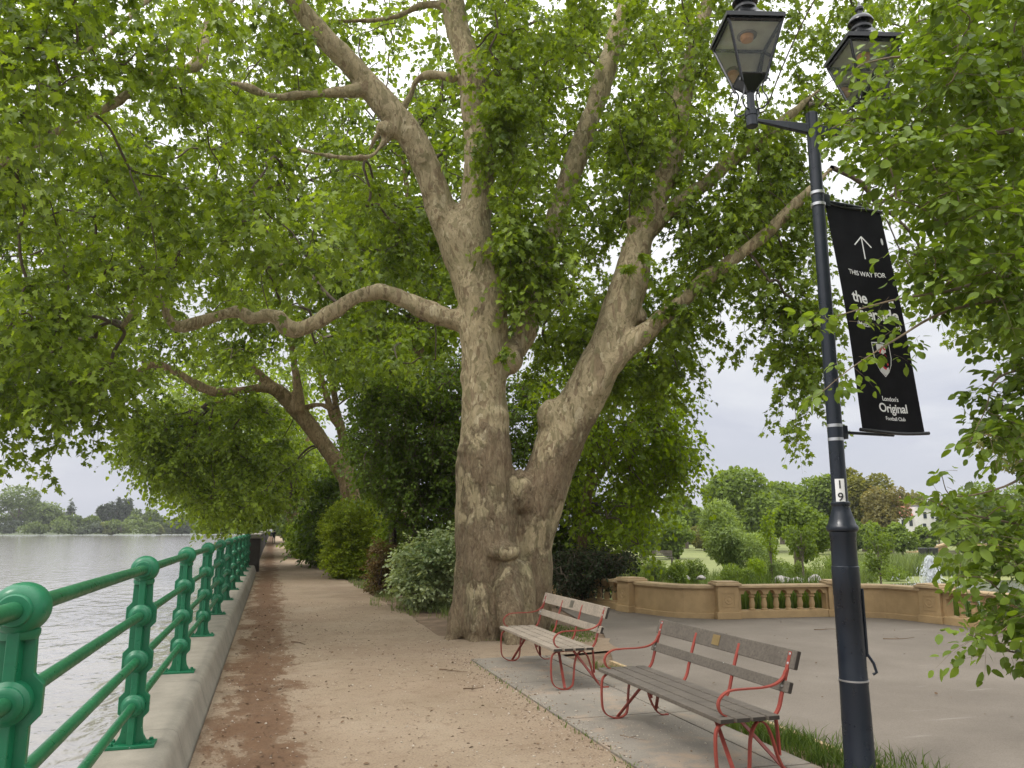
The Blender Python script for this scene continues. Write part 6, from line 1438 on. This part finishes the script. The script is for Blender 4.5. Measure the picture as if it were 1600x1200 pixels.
# lake with its rim, fountain and rocks
LZ = -1.0
lake = [G(px, py, LZ)[:2] for px, py in ((1230, 932), (1300, 935), (1400, 940), (1600, 950), (1800, 955), (1800, 907), (1600, 906), (1500, 908), (1420, 911), (1330, 914), (1260, 917))]
lk = MB(); lk.add([(x, y, LZ) for x, y in lake], [tuple(range(len(lake)))]); o = lk.build('lake', MAT['lake']); o['kind'] = 'structure'
fp = G(1456, 917, LZ); fo = thing('fountain', 'white spraying fountain jet in the lake beyond the balustrade', 'fountain', tuple(fp)); Hf = hdist(fp); ft = P(1456, 867, Hf)[2]
n = 1100; t = RNG.random(n) ** 1.3; ang = RNG.random(n) * 6.283; hgt = ft - LZ
r = (0.10 + 0.42 * (1 - t) ** 0.7) * np.abs(RNG.normal(size=n)) * 0.62
A = fp + np.column_stack([r * np.cos(ang), r * np.sin(ang), hgt * t]); B = A + np.column_stack([0.06 * np.cos(ang), 0.06 * np.sin(ang), -0.05 - 0.16 * RNG.random(n)]); B[:, 2] = np.maximum(B[:, 2], LZ)
m2_ = 160; ang = RNG.random(m2_) * 6.283; rr = 0.6 + 1.1 * RNG.random(m2_); A2 = fp + np.column_stack([rr * np.cos(ang), rr * np.sin(ang), 0.05 + 0.55 * RNG.random(m2_) ** 2]); B2_ = A2 - np.array([0, 0, 0.08])
v, f = tube_many(np.vstack([B, B2_]), np.vstack([A, A2]), 0.008 + 0.011 * RNG.random(n + m2_), 4); o = link_mesh('spray', np_mesh('spray', v, [f], True), MAT['spray'], fo); o['kind'] = 'stuff'
mb = MB(); mb.lathe([(0.05, LZ - .02), (0.045, LZ + hgt * .4), (0.03, LZ + hgt * .8), (0.02, ft)], (fp[0], fp[1], 0), 10); mb.build('jet', MAT['spray'], fo, True)
def rock(px, py, H, w, hgt, label):
    p = garden_pt(px, py, H); p[2] = P(px, py, H)[2]; bm = bmesh.new(); bmesh.ops.create_icosphere(bm, subdivisions=3, radius=1)
    for vv in bm.verts:
        s = 1 + 0.35 * mnoise.noise(vv.co * 1.3 + Vector((px, py, 0))); vv.co = Vector((vv.co.x * w * s, vv.co.y * w * s, vv.co.z * hgt * s))
    bm.verts.index_update(); mb = MB(); mb.add([vv.co + Vector(p) for vv in bm.verts], [[q.index for q in ff.verts] for ff in bm.faces], True); bm.free(); tag(mb.build('lake_rock', MAT['rock']), label, 'rock', 'rocks along the lake edge')
for px, py, w, hg, lab in ((1222, 907, .24, .15, 'pale boulder at the lake edge, left of the three beside the lamp post'), (1246, 908, .2, .14, 'middle pale boulder of the three at the lake edge beside the lamp post'), (1273, 907, .22, .17, 'pale boulder at the lake edge, nearest to the lamp post'), (1050, 902, .16, .09, 'pale rock among the meadow plants behind the curved solid panel'), (1072, 904, .13, .09, 'second small pale rock among the meadow plants, right of the first'), (1095, 903, .14, .08, 'third small pale rock among the meadow plants, under the willow bush')):
    rock(px, py, 27, w, hg, lab)
# lake-side planting and reeds: blades nobody could count
def blade_region(poly, H0_, H1_, n, hgt, w, mat, name, label, lean=0.5):
    p = fill(poly, H0_, H1_, n); z = np.array([gz(q) for q in p]); return blades(p[:, :2], z, hgt, w, lean, mat, name, label)
blade_region([(1290, 880), (1700, 870), (1700, 900), (1300, 905)], 46, 58, 9000, 0.95, 0.05, MAT['reed'], 'reeds', 'tall pale green reed bank along the far side of the lake')
blade_region([(960, 880), (1180, 880), (1180, 900), (960, 905)], 20, 40, 9000, 0.75, 0.022, MAT['meadow'], 'meadow_grass', 'long meadow grass and flowers behind the balustrade')
blade_region([(1130, 890), (1350, 890), (1350, 905), (1130, 905)], 26, 40, 4000, 0.8, 0.03, MAT['meadow'], 'waterside_plants', 'leafy waterside plants behind the baluster bay')
blade_region([(1140, 920), (1320, 920), (1320, 945), (1140, 945)], 16.2, 18.0, 1300, 0.75, 0.02, MAT['grass'], 'border_plants', 'green plants seen through the balustrade openings')
blade_region([(1480, 920), (1700, 920), (1700, 960), (1480, 960)], 16.5, 19, 1500, 0.7, 0.02, MAT['grass'], 'border_plants', 'green plants seen through the right-hand balustrade openings')
blade_region([(985, 862), (1025, 862), (1035, 885), (985, 890)], 32, 38, 1500, 1.0, 0.02, MAT['plume'], 'plume_grass', 'pinkish feathery plume grass at the left of the lawn')
blade_region([(1040, 880), (1090, 880), (1090, 892), (1040, 892)], 34, 40, 700, 0.7, 0.02, MAT['plume'], 'plume_grass', 'smaller patch of pinkish plume grass before the lawn bench')
for px0, px1, pt, H, lab in ((975, 1035, 868, 30, 'leafy perennial clump behind the left end of the balustrade'), (1070, 1110, 872, 30, 'leafy perennial clump under the willow bush'), (1205, 1245, 872, 38, 'leafy clump above the lake rocks'), (1262, 1310, 868, 40, 'leafy clump beside the lamp post above the lake edge'), (1125, 1180, 880, 28, 'light green perennial clump behind the square balustrade pier')):
    gtree('perennial_clump', lab, 'plant', px0, px1, pt, 915, H, 900, 0.16, MAT['leaf_garden'], 7, shape='narrow', trunk_r=0.02, group='perennial clumps behind the balustrade')
for px0, px1, pt, pb, H, lf, lab in ((945, 1000, 800, 862, 75, 'leaf_garden', 'broad shrub at the far left of the lawn, next to the bright drooping tree'), (1075, 1125, 820, 858, 100, 'leaf_olive', 'low olive shrub left of the willow bush at the lawn edge'), (1240, 1300, 800, 862, 84, 'leaf_garden', 'tall shrub just left of the lamp post beyond the lawn'), (1290, 1350, 805, 862, 86, 'leaf_ever', 'dark shrub directly behind the lamp post'), (1340, 1395, 812, 862, 84, 'leaf_garden', 'shrub beyond the lawn right of the lamp post, under the olive-brown tree'),
                                    (1150, 1215, 790, 860, 110, 'leaf_garden', 'dense tree between the domed tree and the lawn, partly behind the willow bush'), (1590, 1660, 770, 860, 80, 'leaf_garden', 'tall leafy shrub beyond the lake at the right edge')):
    gtree('lawn_shrub', lab, 'shrub', px0, px1, pt, pb, H, 2400, 0.42, MAT[lf], 10, group='shrubs round the lawn')
for i_, (px0, px1, pt, H, lf) in enumerate(((1000, 1045, 872, 26, 'leaf_willow'), (1040, 1080, 878, 24, 'leaf_garden'), (1150, 1200, 870, 32, 'leaf_bright'), (1185, 1225, 874, 33, 'leaf_willow'), (1235, 1275, 876, 36, 'leaf_garden'), (1330, 1375, 872, 40, 'leaf_willow'), (1370, 1420, 880, 42, 'leaf_garden'))):
    gtree('waterside_bush', ('pale leafy clump right behind the left solid panel of the balustrade', 'mid green clump behind the left solid panel, next to the square pier', 'bright green clump at the right foot of the willow bush', 'pale clump above the left end of the baluster bay', 'green clump above the right end of the baluster bay', 'pale clump right of the lamp post behind the balustrade', 'green clump behind the right solid panel, left of the fountain')[i_], 'plant', px0, px1, pt, 914, H, 1000, 0.17, MAT[lf], 8, shape='narrow', trunk_r=0.02, group='waterside bushes behind the balustrade')
# benches and bin on the lawn
def lawn_bench(px, py, label):
    q = G(px, py, -1.02); r = thing('garden_bench', label, 'bench', tuple(q), math.atan2(RT[1], RT[0]), 'benches on the lawn')
    for z in (0.45,):
        mb = MB()
        for y in (-.2, -.05, .1): mb.box((0, y, z), (1.6, .12, .04))
        mb.build('seat', MAT['wood_dark'], r)
    for z in (0.62, 0.78, 0.92): mb = MB(); mb.box((0, .22, z), (1.6, .04, .11)); mb.build('back_slat', MAT['wood_dark'], r)
    for x in (-.72, .72):
        mb = MB(); mb.box((x, -.2, .22), (.07, .07, .44)); mb.build('leg', MAT['wood_dark'], r); mb = MB(); mb.box((x, .25, .47), (.07, .06, .96)); mb.build('leg', MAT['wood_dark'], r)
lawn_bench(1036, 880, 'small dark garden bench standing on the lawn at the left'); lawn_bench(1488, 880, 'small garden bench on the lawn right of the fountain')
q = G(1452, 877, -1.02); r = thing('litter_bin', 'dark twin litter bin on the lawn edge behind the fountain', 'bin', tuple(q))
for dx in (-.45, .45):
    p = q + RT * dx; mb = MB(); mb.lathe([(.30, 0), (.33, .05), (.36, 1.0), (.38, 1.02), (.38, 1.08), (.3, 1.1)], tuple(p), 14); mb.build('bin_body', MAT['bin_black'], r, True)

# ------------------------------------------------------------------ trees on the far bank of the river
def bank_tree(label, px0, px1, pyt, leaf, n=2200, H=330, name='bank_tree', lumps=9, ls=1.1, bottom=836, **k):
    cx = (px0 + px1) / 2; c = P(cx, (pyt + bottom) / 2, H); mp_ = m_per_px(cx, 800, H); rx = (px1 - px0) / 2 * mp_; rz = (bottom - pyt) / 2 * mp_
    b = np.array([c[0], c[1], 0.2]); return simple_tree(name, label, 'tree', b, c, (rx, rx * .8, rz), n, ls, MAT[leaf], lumps, group='trees on the far river bank', floor=0.3, **k)
for lab, a, b, t, lf, H in (('large light green spreading tree on the far bank at the left edge', -30, 90, 764, 'leaf_far', 335), ('tree on the far bank cut by the left edge of the view', -120, -10, 770, 'leaf_far', 330), ('darker tree between the big spreading one and the thin poplar on the far bank', 55, 105, 782, 'leaf_fardark', 345),
                            ('low rounded bush on the far bank below the thin poplar', 88, 140, 800, 'leaf_far', 338), ('low willow on the far bank left of the dark poplars', 120, 162, 806, 'leaf_far', 340), ('small yellow-green tree at the waterline before the dark poplars', 150, 180, 816, 'leaf_faryellow', 325),
                            ('mid green tree right of the dark poplars on the far bank', 200, 245, 792, 'leaf_far', 345), ('low tree on the far bank farther right', 236, 275, 806, 'leaf_far', 350), ('dull green tree on the far bank close to the near canopy', 262, 320, 802, 'leaf_fardark', 355), ('hazy tree on the far bank under the near canopy', 300, 370, 808, 'leaf_far', 360), ('far tree just left of the railing end', 350, 420, 812, 'leaf_fardark', 370), ('pale round bush at the waterline right of the dark poplars', 244, 254, 822, 'leaf_faryellow', 330)):
    bank_tree(lab, a, b, t, lf, int(1400 + 30 * (b - a)), H)
for i in range(9):
    x0 = -60 + i * 44 + RNG.random() * 14; gw = 34 + RNG.random() * 26
    bank_tree(('leftmost', 'second', 'third', 'fourth', 'fifth', 'sixth', 'seventh', 'eighth', 'ninth')[i] + ' of the low scrub bushes along the far waterline, counted from the left', x0, x0 + gw, 815 - RNG.random() * 6, ('leaf_far', 'leaf_fardark', 'leaf_far')[i % 3], 900, 325, 'bank_bush', 7, 0.9)
bank_tree('thin wind-swept poplar with sparse leaning crown on the far bank', 103, 122, 779, 'leaf_fardark', 600, 345, 'poplar', 10, 1.0, inner=.05)
for i, (a, b, t) in enumerate(((153, 167, 784), (163, 178, 781), (174, 190, 779), (186, 201, 783), (196, 210, 780))):
    bank_tree(('leftmost of', 'second from left in', 'middle one of', 'fourth from left in', 'rightmost of')[i] + ' the dark poplar clump on the far bank', a, b, t, 'leaf_fardark', 1300, 348, 'poplar', 10, 1.0)
# people far down the path
def person(px, py, hpx, label, top_m, leg_m, phase):
    q = G(px, py); H = hdist(q); hgt = hpx * m_per_px(px, py, H); s = hgt / 1.72
    r = thing('person', label, 'person', tuple(q))
    J = {'pel': (0, 0, .93), 'chest': (0, .02, 1.28), 'neck': (0, .02, 1.46), 'head': (0, .03, 1.60), 'top': (0, .03, 1.70), 'ls': (-.19, .02, 1.40), 'le': (-.25, .06 * phase, 1.13), 'lh': (-.24, .18 * phase, .90), 'rs': (.19, .02, 1.40), 're': (.25, -.06 * phase, 1.13), 'rh': (.24, -.12 * phase, .89),
         'lk': (-.10, -.10 * phase, .50), 'la': (-.11, -.02 - .26 * phase, .09), 'lt': (-.12, .12 - .26 * phase, .04), 'rk': (.10, .16 * phase, .52), 'ra': (.11, .20 * phase, .08), 'rt': (.12, .20 * phase + .16, .04), 'lhip': (-.10, 0, .90), 'rhip': (.10, 0, .90)}
    R = {'pel': .15, 'chest': .165, 'neck': .06, 'head': .10, 'top': .07, 'ls': .07, 'le': .045, 'lh': .035, 'rs': .07, 're': .045, 'rh': .035, 'lk': .06, 'la': .04, 'lt': .035, 'rk': .06, 'ra': .04, 'rt': .035, 'lhip': .10, 'rhip': .10}
    E_ = [('pel', 'chest'), ('chest', 'neck'), ('neck', 'head'), ('head', 'top'), ('chest', 'ls'), ('ls', 'le'), ('le', 'lh'), ('chest', 'rs'), ('rs', 're'), ('re', 'rh'), ('pel', 'lhip'), ('lhip', 'lk'), ('lk', 'la'), ('la', 'lt'), ('pel', 'rhip'), ('rhip', 'rk'), ('rk', 'ra'), ('ra', 'rt')]
    ks = list(J); me = bpy.data.meshes.new('body'); me.from_pydata([Vector(J[k]) * s for k in ks], [(ks.index(a), ks.index(b)) for a, b in E_], []); o = bpy.data.objects.new('tmp', me); COL.objects.link(o)
    sk = o.modifiers.new('skin', 'SKIN'); me.skin_vertices.new() if not me.skin_vertices else None
    for i, k in enumerate(ks): me.skin_vertices[0].data[i].radius = (R[k] * s, R[k] * s * (.7 if k in ('chest', 'pel') else 1))
    me.skin_vertices[0].data[0].use_root = True; sb = o.modifiers.new('sub', 'SUBSURF'); sb.levels = 2; sb.render_levels = 2
    dg = bpy.context.evaluated_depsgraph_get(); m2 = bpy.data.meshes.new_from_object(o.evaluated_get(dg)); bpy.data.objects.remove(o)
    b = link_mesh('body', m2, [MAT['skin'], top_m, leg_m], r, False)
    for p in m2.polygons:
        z = p.center.z / s; p.material_index = 0 if z > 1.47 or (z < .55 and leg_m is not MAT['dark_clothes']) or (abs(p.center.x) / s > .2 and z < 1.15) else (1 if z > .92 else 2); p.use_smooth = True
    mb = MB(); mb.lathe([(.001, 1.56), (.075, 1.58), (.105, 1.63), (.10, 1.69), (.06, 1.735), (.001, 1.745)], (0, -.01, 0), 12); hm = mb.mesh('hair'); hm.transform(Matrix.Scale(s, 4)); link_mesh('hair', hm, MAT['hair'], r, False)
person(427.5, 849.5, 21, 'dark-dressed person with bare legs walking far down the path', MAT['dark_clothes'], MAT['dark_clothes'], 1.0)
person(423.0, 839.0, 13.5, 'pale-topped person walking behind the dark-dressed one far down the path', MAT['pale_clothes'], MAT['dark_clothes'], -1.0)
